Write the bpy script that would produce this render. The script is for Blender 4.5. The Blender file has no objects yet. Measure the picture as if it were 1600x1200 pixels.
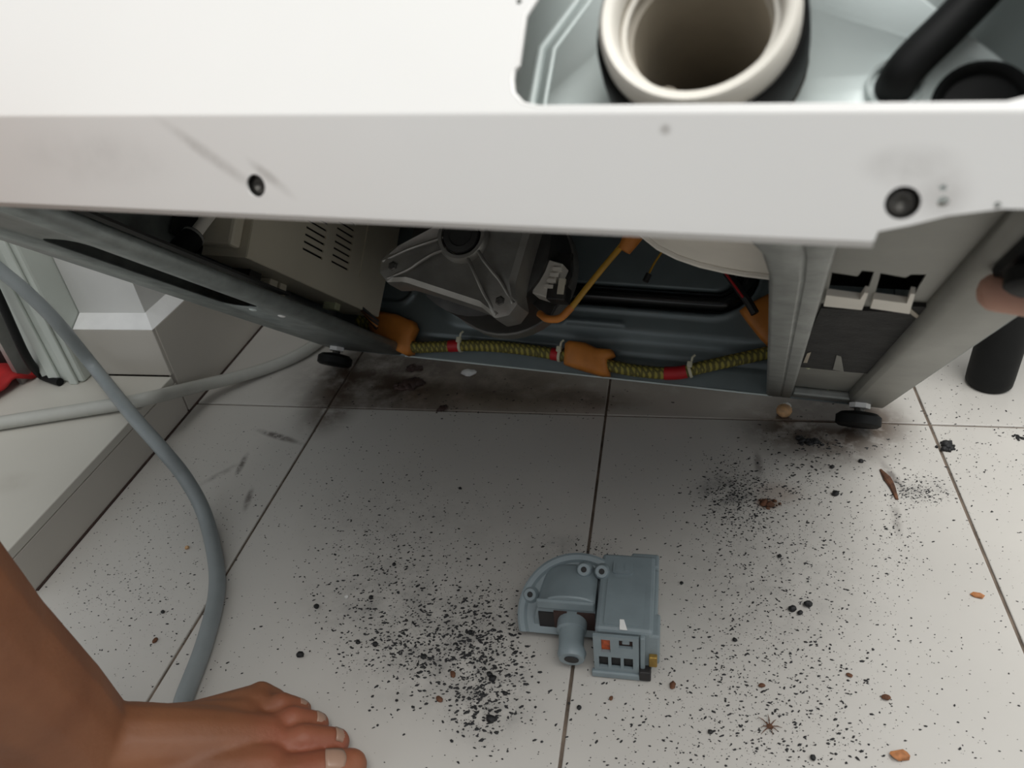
import bpy, bmesh, math, random
from mathutils import Vector, Matrix, Quaternion
from mathutils.geometry import tessellate_polygon
random.seed(7)
S = bpy.context.scene
COL = S.collection

# ------------------------------------------------------------------ camera
F = 1200.0                      # focal length in pixels of the 1600x1200 frame
H = 0.470                       # camera height above the tiles
RR = Matrix(((0.9792799, 0.0206542, -0.2014555), (0.1766735, -0.5733556, 0.8000311), (-0.0989817, -0.8190462, -0.5651247)))
CAM = Vector((0, 0, H))
cam = bpy.data.cameras.new('camera'); co = bpy.data.objects.new('camera', cam); COL.objects.link(co)
cam.sensor_width = 36; cam.lens = F / 1600 * 36; cam.clip_start = 0.005; cam.clip_end = 50
cx_, cy_, cz_ = RR @ Vector((1, 0, 0)), RR @ Vector((0, -1, 0)), RR @ Vector((0, 0, -1))
co.matrix_world = Matrix(((cx_.x, cy_.x, cz_.x, 0), (cx_.y, cy_.y, cz_.y, 0), (cx_.z, cy_.z, cz_.z, H), (0, 0, 0, 1)))
cam.dof.use_dof = True; cam.dof.focus_distance = 0.60; cam.dof.aperture_fstop = 12
S.camera = co

# ------------------------------------------------------------------ light
S.view_settings.view_transform = 'Standard'; S.view_settings.look = 'None'
S.view_settings.exposure = 0.20; S.view_settings.gamma = 1
S.view_settings.use_curve_mapping = False
w = bpy.data.worlds.new('sky'); S.world = w; w.use_nodes = True
bgn = w.node_tree.nodes['Background']; bgn.inputs[0].default_value = (0.93, 0.97, 1.0, 1); bgn.inputs[1].default_value = 0.60
def area(name, loc, tgt, sx, sy, power, col):
    l = bpy.data.lights.new(name, 'AREA'); l.shape = 'RECTANGLE'; l.size = sx; l.size_y = sy; l.energy = power; l.color = col
    o = bpy.data.objects.new(name, l); COL.objects.link(o); o.location = loc
    o.rotation_euler = (Vector(tgt) - Vector(loc)).to_track_quat('-Z', 'Y').to_euler()
area('skylight', (0.75, -0.15, 2.5), (0.40, 0.15, 0.0), 2.4, 1.9, 64, (1.0, 0.985, 0.95))

# ------------------------------------------------------------------ pixel helpers (photo pixel -> point on a known plane)
PL = Vector((-0.3933726, 0.7107888, H - 0.4567905))             # machine: rear left bottom corner, in the world
MX = Vector((0.9880421, -0.1541842, 0.0)); MD = Vector((0.1145639, 0.7341476, -0.6692551)); MU = Vector((0.1031886, 0.6612522, 0.7430327))
def ray(px): return RR @ Vector((px[0] - 800, px[1] - 600, F))
def hz(px, z=0.0): r = ray(px); return CAM + r * ((z - H) / r.z)
def vx(px, x): r = ray(px); return CAM + r * (x / r.x)
def vy(px, y): r = ray(px); return CAM + r * (y / r.y)
def mplane(px, p0, n):          # machine coordinates of a pixel on a machine plane
    r = ray(px); rl = Vector((r.dot(MX), r.dot(MD), r.dot(MU))); o = CAM - PL; ol = Vector((o.dot(MX), o.dot(MD), o.dot(MU)))
    p0 = Vector(p0); n = Vector(n); t = (p0 - ol).dot(n) / rl.dot(n); return ol + rl * t
def mb(px, u=0.0): return mplane(px, (0, 0, u), (0, 0, 1))
def md(px, d): return mplane(px, (0, d, 0), (0, 1, 0))
def mxx(px, x): return mplane(px, (x, 0, 0), (1, 0, 0))

# ------------------------------------------------------------------ materials
MATS = {}
def mat(name, col, rough=0.5, metal=0.0, var=0.08, scale=40, bump=0.0, bscale=200, col2=None, spec=None, sss=None, coat=None):
    m = bpy.data.materials.new(name); m.use_nodes = True; nt = m.node_tree; b = nt.nodes['Principled BSDF']
    tc = nt.nodes.new('ShaderNodeTexCoord'); nz = nt.nodes.new('ShaderNodeTexNoise'); nz.inputs['Scale'].default_value = scale; nz.inputs['Detail'].default_value = 5
    nt.links.new(tc.outputs['Object'], nz.inputs['Vector'])
    mr = nt.nodes.new('ShaderNodeMapRange'); mr.inputs[1].default_value = .3; mr.inputs[2].default_value = .7
    nt.links.new(nz.outputs['Fac'], mr.inputs[0])
    mx = nt.nodes.new('ShaderNodeMix'); mx.data_type = 'RGBA'
    c2 = col2 or tuple(max(0, c * (1 - var * 2)) for c in col)
    mx.inputs[6].default_value = (*col, 1); mx.inputs[7].default_value = (*c2, 1)
    nt.links.new(mr.outputs[0], mx.inputs[0]); nt.links.new(mx.outputs[2], b.inputs['Base Color'])
    b.inputs['Roughness'].default_value = rough; b.inputs['Metallic'].default_value = metal
    if spec is not None: b.inputs['Specular IOR Level'].default_value = spec
    if coat: b.inputs['Coat Weight'].default_value = coat
    if sss: b.inputs['Subsurface Weight'].default_value = sss; b.inputs['Subsurface Radius'].default_value = (.012, .005, .003); b.inputs['Subsurface Scale'].default_value = .5
    if bump:
        n2 = nt.nodes.new('ShaderNodeTexNoise'); n2.inputs['Scale'].default_value = bscale; n2.inputs['Detail'].default_value = 3
        nt.links.new(tc.outputs['Object'], n2.inputs['Vector'])
        bp = nt.nodes.new('ShaderNodeBump'); bp.inputs['Strength'].default_value = bump; bp.inputs['Distance'].default_value = .001
        nt.links.new(n2.outputs['Fac'], bp.inputs['Height']); nt.links.new(bp.outputs[0], b.inputs['Normal'])
    MATS[name] = m; return m

def blob_mask(nt, pos, blobs, nscale, nlo, nhi, seed=0.0, socket2d=True):
    """sum of soft elliptic stains (x, y, rx, ry, angle, strength), broken up by noise"""
    acc = None
    nz = nt.nodes.new('ShaderNodeTexNoise'); nz.inputs['Scale'].default_value = nscale; nz.inputs['Detail'].default_value = 8; nz.inputs['Roughness'].default_value = .65
    ad = nt.nodes.new('ShaderNodeVectorMath'); ad.operation = 'ADD'; ad.inputs[1].default_value = (seed, seed * 2, 0)
    nt.links.new(pos, ad.inputs[0]); nt.links.new(ad.outputs[0], nz.inputs['Vector'])
    nm = nt.nodes.new('ShaderNodeMapRange'); nm.inputs[1].default_value = nlo; nm.inputs[2].default_value = nhi
    nt.links.new(nz.outputs['Fac'], nm.inputs[0])
    for (x, y, rx, ry, a, st) in blobs:
        mp = nt.nodes.new('ShaderNodeMapping'); mp.vector_type = 'TEXTURE'
        mp.inputs['Location'].default_value = (x, y, 0); mp.inputs['Rotation'].default_value = (0, 0, a); mp.inputs['Scale'].default_value = (rx, ry, 1e4)
        nt.links.new(pos, mp.inputs['Vector'])
        ln = nt.nodes.new('ShaderNodeVectorMath'); ln.operation = 'LENGTH'; nt.links.new(mp.outputs[0], ln.inputs[0])
        mr = nt.nodes.new('ShaderNodeMapRange'); mr.interpolation_type = 'SMOOTHSTEP'
        mr.inputs[1].default_value = 1.0; mr.inputs[2].default_value = 0.15; mr.inputs[3].default_value = 0; mr.inputs[4].default_value = st
        nt.links.new(ln.outputs['Value'], mr.inputs[0])
        if acc is None: acc = mr.outputs[0]
        else:
            mm = nt.nodes.new('ShaderNodeMath'); mm.operation = 'MAXIMUM'; nt.links.new(acc, mm.inputs[0]); nt.links.new(mr.outputs[0], mm.inputs[1]); acc = mm.outputs[0]
    mu = nt.nodes.new('ShaderNodeMath'); mu.operation = 'MULTIPLY'; nt.links.new(acc, mu.inputs[0]); nt.links.new(nm.outputs[0], mu.inputs[1])
    return mu.outputs[0]
def stain(m, layers, world=True, swz=False):
    """overlay stain layers (blobs, colour, nscale, nlo, nhi) on a material's base colour"""
    nt = m.node_tree; b = nt.nodes['Principled BSDF']
    if world:
        g = nt.nodes.new('ShaderNodeNewGeometry'); pos = g.outputs['Position']
    else:
        g = nt.nodes.new('ShaderNodeTexCoord'); pos = g.outputs['Object']
    if swz:
        sx = nt.nodes.new('ShaderNodeSeparateXYZ'); cb_ = nt.nodes.new('ShaderNodeCombineXYZ'); nt.links.new(pos, sx.inputs[0])
        nt.links.new(sx.outputs[0], cb_.inputs[0]); nt.links.new(sx.outputs[2], cb_.inputs[1]); nt.links.new(sx.outputs[1], cb_.inputs[2]); pos = cb_.outputs[0]
    for i, (blobs, col, ns, lo, hi) in enumerate(layers):
        fac = blob_mask(nt, pos, blobs, ns, lo, hi, i * 1.7)
        cur = b.inputs['Base Color'].links[0].from_socket
        mx = nt.nodes.new('ShaderNodeMix'); mx.data_type = 'RGBA'; mx.inputs[7].default_value = (*col, 1)
        nt.links.new(fac, mx.inputs[0]); nt.links.new(cur, mx.inputs[6]); nt.links.new(mx.outputs[2], b.inputs['Base Color'])

enamel = mat('white_enamel', (.74, .735, .715), .32, 0, .015, 9)
galv = mat('galvanised_steel', (.33, .365, .355), .5, .55, .16, 60, .25, 300)
galvl = mat('bright_galvanised', (.70, .78, .765), .40, .08, .07, 14, .05, 400)
rearm = mat('rear_blue_grey', (.165, .20, .205), .34, .25, .08, 25)
black = mat('black_rubber', (.006, .0065, .0065), .6, 0, .1, 60, spec=.22)
cream = mat('cream_plastic', (.70, .67, .60), .42, 0, .05, 30)
creamd = mat('brown_cream_plastic', (.42, .37, .29), .5, 0, .2, 20)
beige = mat('beige_plastic', (.58, .54, .43), .5, 0, .04, 20)
dark = mat('dark_plastic', (.02, .02, .018), .6, 0, .2, 40)
alu = mat('cast_aluminium', (.33, .32, .295), .42, .7, .12, 50, .15, 300)
steeld = mat('dark_steel', (.06, .058, .055), .5, .6, .2, 60)
screwm = mat('screw_steel', (.13, .125, .115), .45, .7, .3, 400)
orange = mat('orange_tape', (.62, .22, .035), .55, 0, .12, 60)
redt = mat('red_tape', (.50, .015, .02), .5, 0, .1, 60)
tiem = mat('cable_tie', (.62, .60, .45), .45, 0, .05, 60)
yel = mat('yellow_wire', (.55, .30, .03), .45, 0, .15, 40)
feltm = mat('black_felt', (.020, .0195, .018), .9, 0, .35, 90, .5, 500)
glue = mat('dried_glue', (.42, .44, .28), .5, 0, .1, 200)
pumpm = mat('grey_pump_plastic', (.225, .275, .295), .42, 0, .07, 60)
pumpd = mat('pump_recess', (.018, .016, .016), .6, 0, .2, 90)
coilm = mat('orange_coil', (.60, .10, .02), .4, 0, .3, 300)
brass = mat('brass_terminal', (.42, .27, .07), .45, .7, .2, 200)
maroon = mat('rust_stain', (.055, .028, .022), .7, 0, .2, 100)
whitep = mat('white_mark', (.85, .85, .83), .5, 0, .02, 60)
hosem = mat('grey_hose', (.23, .255, .26), .42, 0, .05, 60)
cordm = mat('pale_grey_hose', (.42, .42, .385), .45, 0, .05, 60)
skin = mat('skin', (.27, .112, .052), .58, 0, .10, 22, .25, 260, col2=(.20, .076, .034), sss=.12)
nailm = mat('toenail', (.40, .25, .18), .35, 0, .06, 60)
shirtm = mat('dark_cloth', (.05, .055, .07), .9, 0, .2, 60, .4, 300)
grit_m = mat('black_grit', (.02, .02, .022), .7, 0, .3, 90)
crumb_b = mat('black_crumb', (.010, .010, .011), .65, 0, .3, 300, .4, 500)
crumb_r = mat('brown_crumb', (.16, .065, .03), .8, 0, .35, 200, .4, 500)
crumb_o = mat('orange_crumb', (.50, .20, .07), .7, 0, .3, 200, .3, 500)
crumb_w = mat('white_crumb', (.75, .75, .73), .6, 0, .1, 200)
crumb_y = mat('tan_crumb', (.66, .40, .20), .6, 0, .2, 200)
grout = mat('grout', (.20, .155, .12), .9, 0, .3, 60)
wallm = mat('wall_paint', (.66, .66, .64), .75, 0, .05, 14, .35, 60)
ledgem = mat('plaster_ledge', (.86, .86, .85), .7, 0, .05, 40, .4, 120)
framem = mat('door_frame_paint', (.56, .60, .555), .5, 0, .08, 12)
doorwaym = mat('doorway_dark', (.010, .009, .008), .5, 0, .1, 20)
silver = mat('metal_strip', (.45, .45, .43), .35, .7, .1, 60)
redc = mat('red_cloth', (.42, .012, .012), .85, 0, .2, 60, .3, 300)
tile = mat('white_tile', (.54, .52, .485), .30, 0, .05, 7)
stile = mat('step_tile', (.55, .53, .475), .35, 0, .04, 7)
rtile = mat('riser_tile', (.52, .49, .44), .35, 0, .05, 9)

# woven harness sleeve: olive and black rings with a diagonal weave
def weave():
    m = mat('woven_sleeve', (.30, .24, .03), .7, 0, .2, 90); nt = m.node_tree; b = nt.nodes['Principled BSDF']
    tc = nt.nodes.new('ShaderNodeTexCoord'); wv = nt.nodes.new('ShaderNodeTexWave'); wv.wave_type = 'BANDS'; wv.bands_direction = 'X'
    wv.inputs['Scale'].default_value = 55; wv.inputs['Distortion'].default_value = 2.0; wv.inputs['Detail'].default_value = 2; wv.inputs['Detail Scale'].default_value = 6
    nt.links.new(tc.outputs['Object'], wv.inputs['Vector'])
    wv2 = nt.nodes.new('ShaderNodeTexWave'); wv2.bands_direction = 'DIAGONAL'; wv2.inputs['Scale'].default_value = 95; nt.links.new(tc.outputs['Object'], wv2.inputs['Vector'])
    mu = nt.nodes.new('ShaderNodeMath'); mu.operation = 'MULTIPLY'; nt.links.new(wv.outputs['Fac'], mu.inputs[0]); nt.links.new(wv2.outputs['Fac'], mu.inputs[1])
    cr = nt.nodes.new('ShaderNodeMapRange'); cr.inputs[1].default_value = .08; cr.inputs[2].default_value = .45; nt.links.new(mu.outputs[0], cr.inputs[0])
    mx = nt.nodes.new('ShaderNodeMix'); mx.data_type = 'RGBA'; mx.inputs[6].default_value = (.11, .098, .028, 1); mx.inputs[7].default_value = (.34, .29, .055, 1)
    nt.links.new(cr.outputs[0], mx.inputs[0]); nt.links.new(mx.outputs[2], b.inputs['Base Color']); return m
weavem = weave()

# ------------------------------------------------------------------ mesh helpers
def obj(name, bm, m, parent=None, smooth=False, solid=0, bevel=0, normals=True):
    if normals: bmesh.ops.recalc_face_normals(bm, faces=bm.faces)
    me = bpy.data.meshes.new(name); bm.to_mesh(me); bm.free()
    for mm in (m if isinstance(m, (list, tuple)) else [m]): me.materials.append(mm)
    if smooth:
        for p in me.polygons: p.use_smooth = True
        if smooth != 'all': me.set_sharp_from_angle(angle=math.radians(40))
    o = bpy.data.objects.new(name, me); COL.objects.link(o)
    if parent: o.parent = parent
    if solid: s = o.modifiers.new('solid', 'SOLIDIFY'); s.thickness = solid; s.offset = 0
    if bevel: b = o.modifiers.new('bevel', 'BEVEL'); b.width = bevel; b.segments = 2; b.limit_method = 'ANGLE'
    return o
def tag(o, label=None, cat=None, group=None, kind=None):
    if label: o['label'] = label
    if cat: o['category'] = cat
    if group: o['group'] = group
    if kind: o['kind'] = kind
    return o
def empty(name, loc=(0, 0, 0), mw=None):
    o = bpy.data.objects.new(name, None); COL.objects.link(o); o.empty_display_size = .05
    if mw is not None: o.matrix_world = mw
    else: o.location = loc
    return o
def box(bm, x0, x1, y0, y1, z0, z1, M=None):
    vs = [bm.verts.new(Vector((x, y, z)) if M is None else M @ Vector((x, y, z))) for x in (x0, x1) for y in (y0, y1) for z in (z0, z1)]
    for f in ((0, 1, 3, 2), (4, 6, 7, 5), (0, 4, 5, 1), (2, 3, 7, 6), (0, 2, 6, 4), (1, 5, 7, 3)): bm.faces.new([vs[i] for i in f])
    return vs
def BX(*a, **k): bm = bmesh.new(); box(bm, *a, **k); return bm
def catmull(pts, n=8):
    pts = [Vector(p) for p in pts]; P = [pts[0] * 2 - pts[1]] + pts + [pts[-1] * 2 - pts[-2]]; out = []
    for i in range(1, len(P) - 2):
        a, b, c, d = P[i - 1], P[i], P[i + 1], P[i + 2]
        for k in range(n):
            t = k / n
            out.append(.5 * (2 * b + (c - a) * t + (2 * a - 5 * b + 4 * c - d) * t * t + (3 * b - a - 3 * c + d) * t ** 3))
    out.append(pts[-1]); return out
def tube(bm, pts, rad, n=12, cap=True, sy=1.0, ref=None):
    pts = [Vector(p) for p in pts]; N = len(pts); rad = rad if isinstance(rad, (list, tuple)) else [rad] * N
    if len(rad) != N: rad = [rad[0] + (0) if N == 1 else rad[min(len(rad) - 1, int(i * (len(rad) - 1) / (N - 1)))] + (rad[min(len(rad) - 1, int(i * (len(rad) - 1) / (N - 1)) + 1)] - rad[int(i * (len(rad) - 1) / (N - 1))]) * ((i * (len(rad) - 1) / (N - 1)) % 1) for i in range(N)]
    rings = []; u = None
    for i in range(N):
        t = (pts[min(i + 1, N - 1)] - pts[max(i - 1, 0)]).normalized()
        if u is None:
            r0 = Vector(ref) if ref else (Vector((0, 0, 1)) if abs(t.z) < .9 else Vector((1, 0, 0)))
            u = (r0 - t * r0.dot(t)).normalized()
        else: u = (u - t * u.dot(t)).normalized()
        v = t.cross(u)
        rings.append([bm.verts.new(pts[i] + (u * math.cos(a) * sy + v * math.sin(a)) * rad[i]) for a in [2 * math.pi * k / n for k in range(n)]])
    for a, b in zip(rings, rings[1:]):
        for k in range(n): bm.faces.new((a[k], a[(k + 1) % n], b[(k + 1) % n], b[k]))
    if cap: bm.faces.new(rings[0]); bm.faces.new(rings[-1][::-1])
    return rings
def TB(*a, **k): bm = bmesh.new(); tube(bm, *a, **k); return bm
def lathe(bm, c, ax, prof, n=40, close=False):
    """prof: list of (distance along axis, radius)"""
    c = Vector(c); ax = Vector(ax).normalized(); r0 = Vector((0, 0, 1)) if abs(ax.z) < .9 else Vector((1, 0, 0))
    u = (r0 - ax * r0.dot(ax)).normalized(); v = ax.cross(u); rings = []
    for (t, r) in prof: rings.append([bm.verts.new(c + ax * t + (u * math.cos(a) + v * math.sin(a)) * r) for a in [2 * math.pi * k / n for k in range(n)]])
    for a, b in zip(rings, rings[1:] + ([rings[0]] if close else [])):
        for k in range(n): bm.faces.new((a[k], a[(k + 1) % n], b[(k + 1) % n], b[k]))
    if not close: bm.faces.new(rings[0]); bm.faces.new(rings[-1][::-1])
    return rings
def LA(*a, **k): bm = bmesh.new(); lathe(bm, *a, **k); return bm
def sheet(bm, loops, fn):
    """flat sheet from a 2D outer loop and hole loops, placed in space by fn(x, y)"""
    flat = [p for l in loops for p in l]
    tris = tessellate_polygon([[Vector((p[0], p[1], 0)) for p in l] for l in loops])
    vs = [bm.verts.new(fn(*p)) for p in flat]
    for t in tris:
        try: bm.faces.new([vs[i] for i in t])
        except ValueError: pass
    return vs
def prism(bm, poly, fn, a, b):
    """2D polygon pushed from a to b along the third axis; fn(x, y, t)"""
    A = [bm.verts.new(fn(*p, a)) for p in poly]; B = [bm.verts.new(fn(*p, b)) for p in poly]; n = len(poly)
    bm.faces.new(A); bm.faces.new(B[::-1])
    for i in range(n): bm.faces.new((A[i], A[(i + 1) % n], B[(i + 1) % n], B[i]))
def PR(*a): bm = bmesh.new(); prism(bm, *a); return bm
def circ(cx, cy, r, n=32, a0=0): return [(cx + r * math.cos(a0 + 2 * math.pi * k / n), cy + r * math.sin(a0 + 2 * math.pi * k / n)) for k in range(n)]
def rrect(x0, x1, y0, y1, r, n=6):
    out = []
    for (cx, cy, a) in ((x1 - r, y1 - r, 0), (x0 + r, y1 - r, 90), (x0 + r, y0 + r, 180), (x1 - r, y0 + r, 270)):
        for k in range(n + 1): t = math.radians(a + 90 * k / n); out.append((cx + r * math.cos(t), cy + r * math.sin(t)))
    return out
def ico(bm, c, r, sub=1, sc=(1, 1, 1), rot=None, jit=0):
    M = Matrix.Translation(Vector(c)) @ (rot.to_matrix().to_4x4() if rot else Matrix()) @ Matrix.Diagonal((r * sc[0], r * sc[1], r * sc[2], 1))
    vs = bmesh.ops.create_icosphere(bm, subdivisions=sub, radius=1, matrix=M)['verts']
    if jit:
        for v in vs: v.co += Vector((random.uniform(-1, 1), random.uniform(-1, 1), random.uniform(-1, 1))) * r * jit
    return vs

# ================================================================== SETTING: floor of tiles
TX, TY, GAP = 0.2985, 0.60, 0.0024
X0, Y0 = -0.0625, 0.6145
fl = tag(obj('floor', BX(-2.4, 2.4, -1.6, 1.288, -.06, -.0016), grout), 'white tiled floor strewn with black grit', kind='structure')
P2 = lambda px: (hz(px).x, hz(px).y)
def blob(px, rx, ry, ang=0, st=1.0):
    x, y = P2(px); return (x, y, rx, ry, math.radians(ang), st)
stain(tile, [
    # grey dust in the middle of the grit fields
    ([blob((690, 1000), .085, .075, 20, .6), blob((600, 930), .09, .07, 0, .45), blob((760, 1090), .050, .045, 0, .6), blob((640, 820), .14, .08, 0, .2), blob((1140, 765), .040, .036, 10, 1.0), blob((1270, 720), .05, .03, 0, .5), blob((1200, 900), .11, .10, 0, .25), blob((880, 860), .05, .03, 0, .4), blob((1430, 765), .04, .02, 10, .35), blob((1290, 715), .06, .02, 0, .4)], (.10, .10, .10), 55, .38, .72),
    # brown grime where the machine stood
    ([blob((1245, 668), .075, .060, 0, .95), blob((1295, 668), .095, .075, 0, 1), blob((1350, 664), .060, .055, 0, 1), blob((515, 640), .045, .06, 0, .8)], (.082, .060, .045), 45, .20, .52),
    # smears
    ([blob((435, 682), .042, .006, -18, .9), blob((378, 725), .005, .022, 8, .9), blob((388, 780), .005, .022, 14, .75), blob((345, 740), .006, .035, -38, .35), blob((1185, 725), .006, .025, 0, .6), blob((1395, 745), .006, .03, 14, .7), blob((1400, 810), .006, .03, -6, .4)], (.075, .06, .055), 120, .3, .55),
    ([blob((1200, 786), .014, .010, 0, 1), blob((1215, 770), .03, .02, 0, .35)], (.16, .07, .03), 40, .2, .5),
])
# the tiles the machine stood on carry its brown grime
tileb = tile.copy(); tileb.name = 'grimy_tile'
stain(tileb, [
    ([blob((1000, 600), .26, .10, -8, .55), blob((780, 590), .24, .15, -8, .75), blob((1150, 625), .14, .09, -8, .4)], (.20, .145, .095), 22, .05, .45),
    ([blob((620, 585), .17, .14, 0, 1), blob((545, 590), .07, .14, 0, 1), blob((760, 600), .15, .06, -8, .8), blob((900, 620), .10, .03, -8, .75), blob((1300, 640), .08, .07, 0, 1)], (.075, .052, .037), 34, .18, .56),
])
tx0 = X0 - TX * 6
for i in range(14):
    for j in range(-4, 2):
        x0 = X0 + (i - 6) * TX; y0 = Y0 + (j - 1) * TY + TY
        if x0 > 2.0 or y0 > 1.3: continue
        xa, xb = x0 + GAP / 2, x0 + TX - GAP / 2; ya, yb = y0 + GAP / 2, min(y0 + TY - GAP / 2, 1.287)
        if xb < -.53 and y0 > 0.0: continue                     # covered by the step
        bm = bmesh.new(); box(bm, xa, xb, ya, yb, -.009, 0)
        t = obj('tile', bm, tileb if abs(y0 - Y0) < .01 else tile, fl, bevel=.0008)

# step, riser and wall on the left
SX, SZ, SY0, SY1 = -0.520, 0.050, 0.338, 0.592
st = tag(obj('trim_1', BX(-1.7, SX - .008, SY0 + .008, 1.287, -.002, SZ - .009), grout), 'raised step with pale tiled tread beside the floor', kind='structure')
stain(stile, [([blob((60, 815), .03, .02, 0, .25)], (.2, .17, .13), 30, .3, .7)])
for k, (xa, xb) in enumerate(((-1.12, SX), (-1.7, -1.122))):
    obj('tread_tile', BX(xa, xb, SY0, SY1 + (.5 if xb < -.7 else .003), SZ - .009, SZ), stile, st, bevel=.001)
for ya, yb in ((SY0 + .001, SY1 + .006), (SY1 + .0085, .90), (.9025, 1.287)):
    obj('riser_tile', BX(SX - .008, SX, ya, yb, .0012, (SZ - .0095) if yb < .61 else .107), rtile, st, bevel=.0008)
obj('riser_tile', BX(-1.7, SX - .0085, SY0, SY0 + .008, .0012, SZ - .0095), rtile, st, bevel=.0008)
obj('grout_line', BX(SX - .004, SX + .0016, SY0 + .01, 1.287, -.001, .0016), maroon, st)

WX = SX - .016                       # wall faces sit back behind the skirting
wl = tag(obj('wall_left', BX(-.615, WX, SY1 + .022, 1.287, SZ - .02, 2.4), wallm), 'white plastered wall end standing on the step', kind='structure')
bl = tag(obj('baseboard_left', BX(-.615, SX - .001, SY1 + .004, SY1 + .013, SZ + .0005, .107), rtile, bevel=.0008), 'tile skirting around the wall end', kind='structure')
lb = bmesh.new()
oc, ic, zl, zh = (SX - .0005, SY1 + .004), (WX - .001, SY1 + .024), .1072, .118
for q_ in (((-.615, oc[1], zl), (*oc, zl), (*ic, zh), (-.615, ic[1], zh)), ((*oc, zl), (oc[0], 1.287, zl), (ic[0], 1.287, zh), (*ic, zh))): lb.faces.new([lb.verts.new(p) for p in q_])
bmesh.ops.remove_doubles(lb, verts=lb.verts, dist=1e-5)
obj('plaster_ledge', lb, ledgem, bl)
wb = tag(obj('wall_back', BX(-2.4, 2.4, 1.289, 1.40, -.06, 2.4), wallm), 'white wall behind the tipped machine', kind='structure')

# door frame, strip, black slab for the unlit doorway left of the wall end
fr = tag(obj('trim_2', BX(-.668, -.616, SY1 - .012, SY1 + .05, SZ, 2.1), framem, bevel=.003), 'pale green-white door frame post on the step', kind='structure')
obj('frame_rebate', BX(-.655, -.642, SY1 - .016, SY1 - .0125, SZ, 2.1), framem, fr, bevel=.001)
obj('frame_rebate', BX(-.632, -.622, SY1 - .016, SY1 - .0125, SZ, 2.1), framem, fr, bevel=.001)
dr = tag(obj('doorway_1', BX(-1.5, -.694, SY1 - .002, SY1 + .035, SZ + .004, 2.1), doorwaym), 'almost black slab standing for the unlit doorway left of the pale frame', kind='structure')  # flat black colour stands for the darkness of the room beyond
obj('metal_edge_strip', BX(-.6935, -.6885, SY1 - .018, SY1 + .02, SZ + .0005, 2.1), silver, dr)

# ================================================================== WASHING MACHINE (local axes: x width, y depth front to rear, z up of the machine)
FY = -0.593; WD = 0.595; HT = 0.85
mw = Matrix(((MX.x, MD.x, MU.x, PL.x), (MX.y, MD.y, MU.y, PL.y), (MX.z, MD.z, MU.z, PL.z), (0, 0, 0, 1)))
wm = tag(empty('washing_machine', mw=mw), 'white front-loading washing machine tipped back, its underside open and dirty', 'washing machine')
V = Vector
FR = -.5015                          # rear end of the folded bottom flange
# front panel with the filter opening
cut = [(.4295, .0035), (.5405, .0035), (.5460, .0052), (.5490, .0095), (.5495, .055), (.5495, .143), (.545, .150), (.44, .150), (.4275, .144), (.4262, .060), (.4240, .0358), (.4213, .0305), (.4214, .0158), (.4203, .0148), (.4203, .0118), (.4213, .0078), (.4245, .0047)]
bm = bmesh.new()
sheet(bm, [[(.0015, .0025), (WD - .0015, .0025), (WD - .0015, HT), (.0015, HT)], cut, circ(.4193, .0346, .0009, 10)], lambda x, z: V((x, FY, z)))
arc = [(FY + .0025 - .0025 * math.cos(a), .0025 - .0025 * math.sin(a)) for a in [math.radians(27) * k / 4 for k in range(5)]]
fa, fb = .0015, WD - .0015
for (y0, z0), (y1, z1) in zip(arc, arc[1:]): bm.faces.new([bm.verts.new(V(p)) for p in ((fa, y0, z0), (fb, y0, z0), (fb, y1, z1), (fa, y1, z1))])
TA = math.radians(27)                # the lower strip of the panel leans in under the front face
sdir = V((0, math.sin(TA), -math.cos(TA))); snor = V((0, -math.cos(TA), -math.sin(TA))); s00 = V((0, arc[-1][0], arc[-1][1]))
def sp2(px): q = mplane(px, s00, snor); return (q.x, (q - s00).dot(sdir))
def sp3(x, t, n=0.0): return V((x, s00.y, s00.z)) + sdir * t + snor * n
h1, h2 = sp2((401, 290)), sp2((1410, 317))
SL = (sp2((100, 319))[1] + sp2((700, 350))[1] + sp2((1340, 371))[1]) / 3
flo = [(fa, 0), (fb, 0), (fb, sp2((1640, 322))[1])] + [sp2(p) for p in ((1565, 326), (1480, 337), (1420, 352), (1372, 361))] + [(sp2((1366, 372))[0], SL), (fa, SL)]
holes = [circ(h1[0], h1[1], .0036, 24), circ(h2[0], h2[1], .0040, 24)]
for px, r_ in (((1473, 293), .0008), ((1473, 315), .0013), ((1558, 320), .0008)): q = sp2(px); holes.append(circ(q[0], q[1], r_, 10))
sheet(bm, [flo] + holes, lambda x, t: sp3(x, t))
xl = sp2((1366, 372))[0]
for k in range(3):
    e = [sp3(0, SL), sp3(0, SL) + V((0, .0018, -.0008)), sp3(0, SL) + V((0, .003, .0012)), sp3(0, SL) + V((0, .003, .012))]
    bm.faces.new([bm.verts.new(V((x, e[j].y, e[j].z))) for x, j in ((fa, k), (xl, k), (xl, k + 1), (fa, k + 1))])
bmesh.ops.remove_doubles(bm, verts=bm.verts, dist=1e-5)
def sb(px, rx, rz, ang, st): q = sp3(*sp2(px)); return (q.x, q.z, rx, rz, math.radians(ang), st)
enamel2 = enamel
fp = obj('front_panel', bm, enamel, wm, solid=.0010)
stain(enamel, [([sb((330, 245), .028, .0028, -28, .55), sb((425, 280), .012, .0022, -32, .8), sb((1425, 262), .014, .006, 0, .5), sb((1470, 300), .009, .008, 0, .5), sb((1040, 204), .0022, .0018, 0, .8), sb((150, 250), .05, .012, 0, .18)], (.26, .24, .22), 70, .2, .75)], world=False, swz=True)
obj('opening_rim', TB([V((x, FY + .0003, z)) for x, z in cut + cut[:1]], .0009, n=8), enamel, fp, smooth=True)
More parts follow.
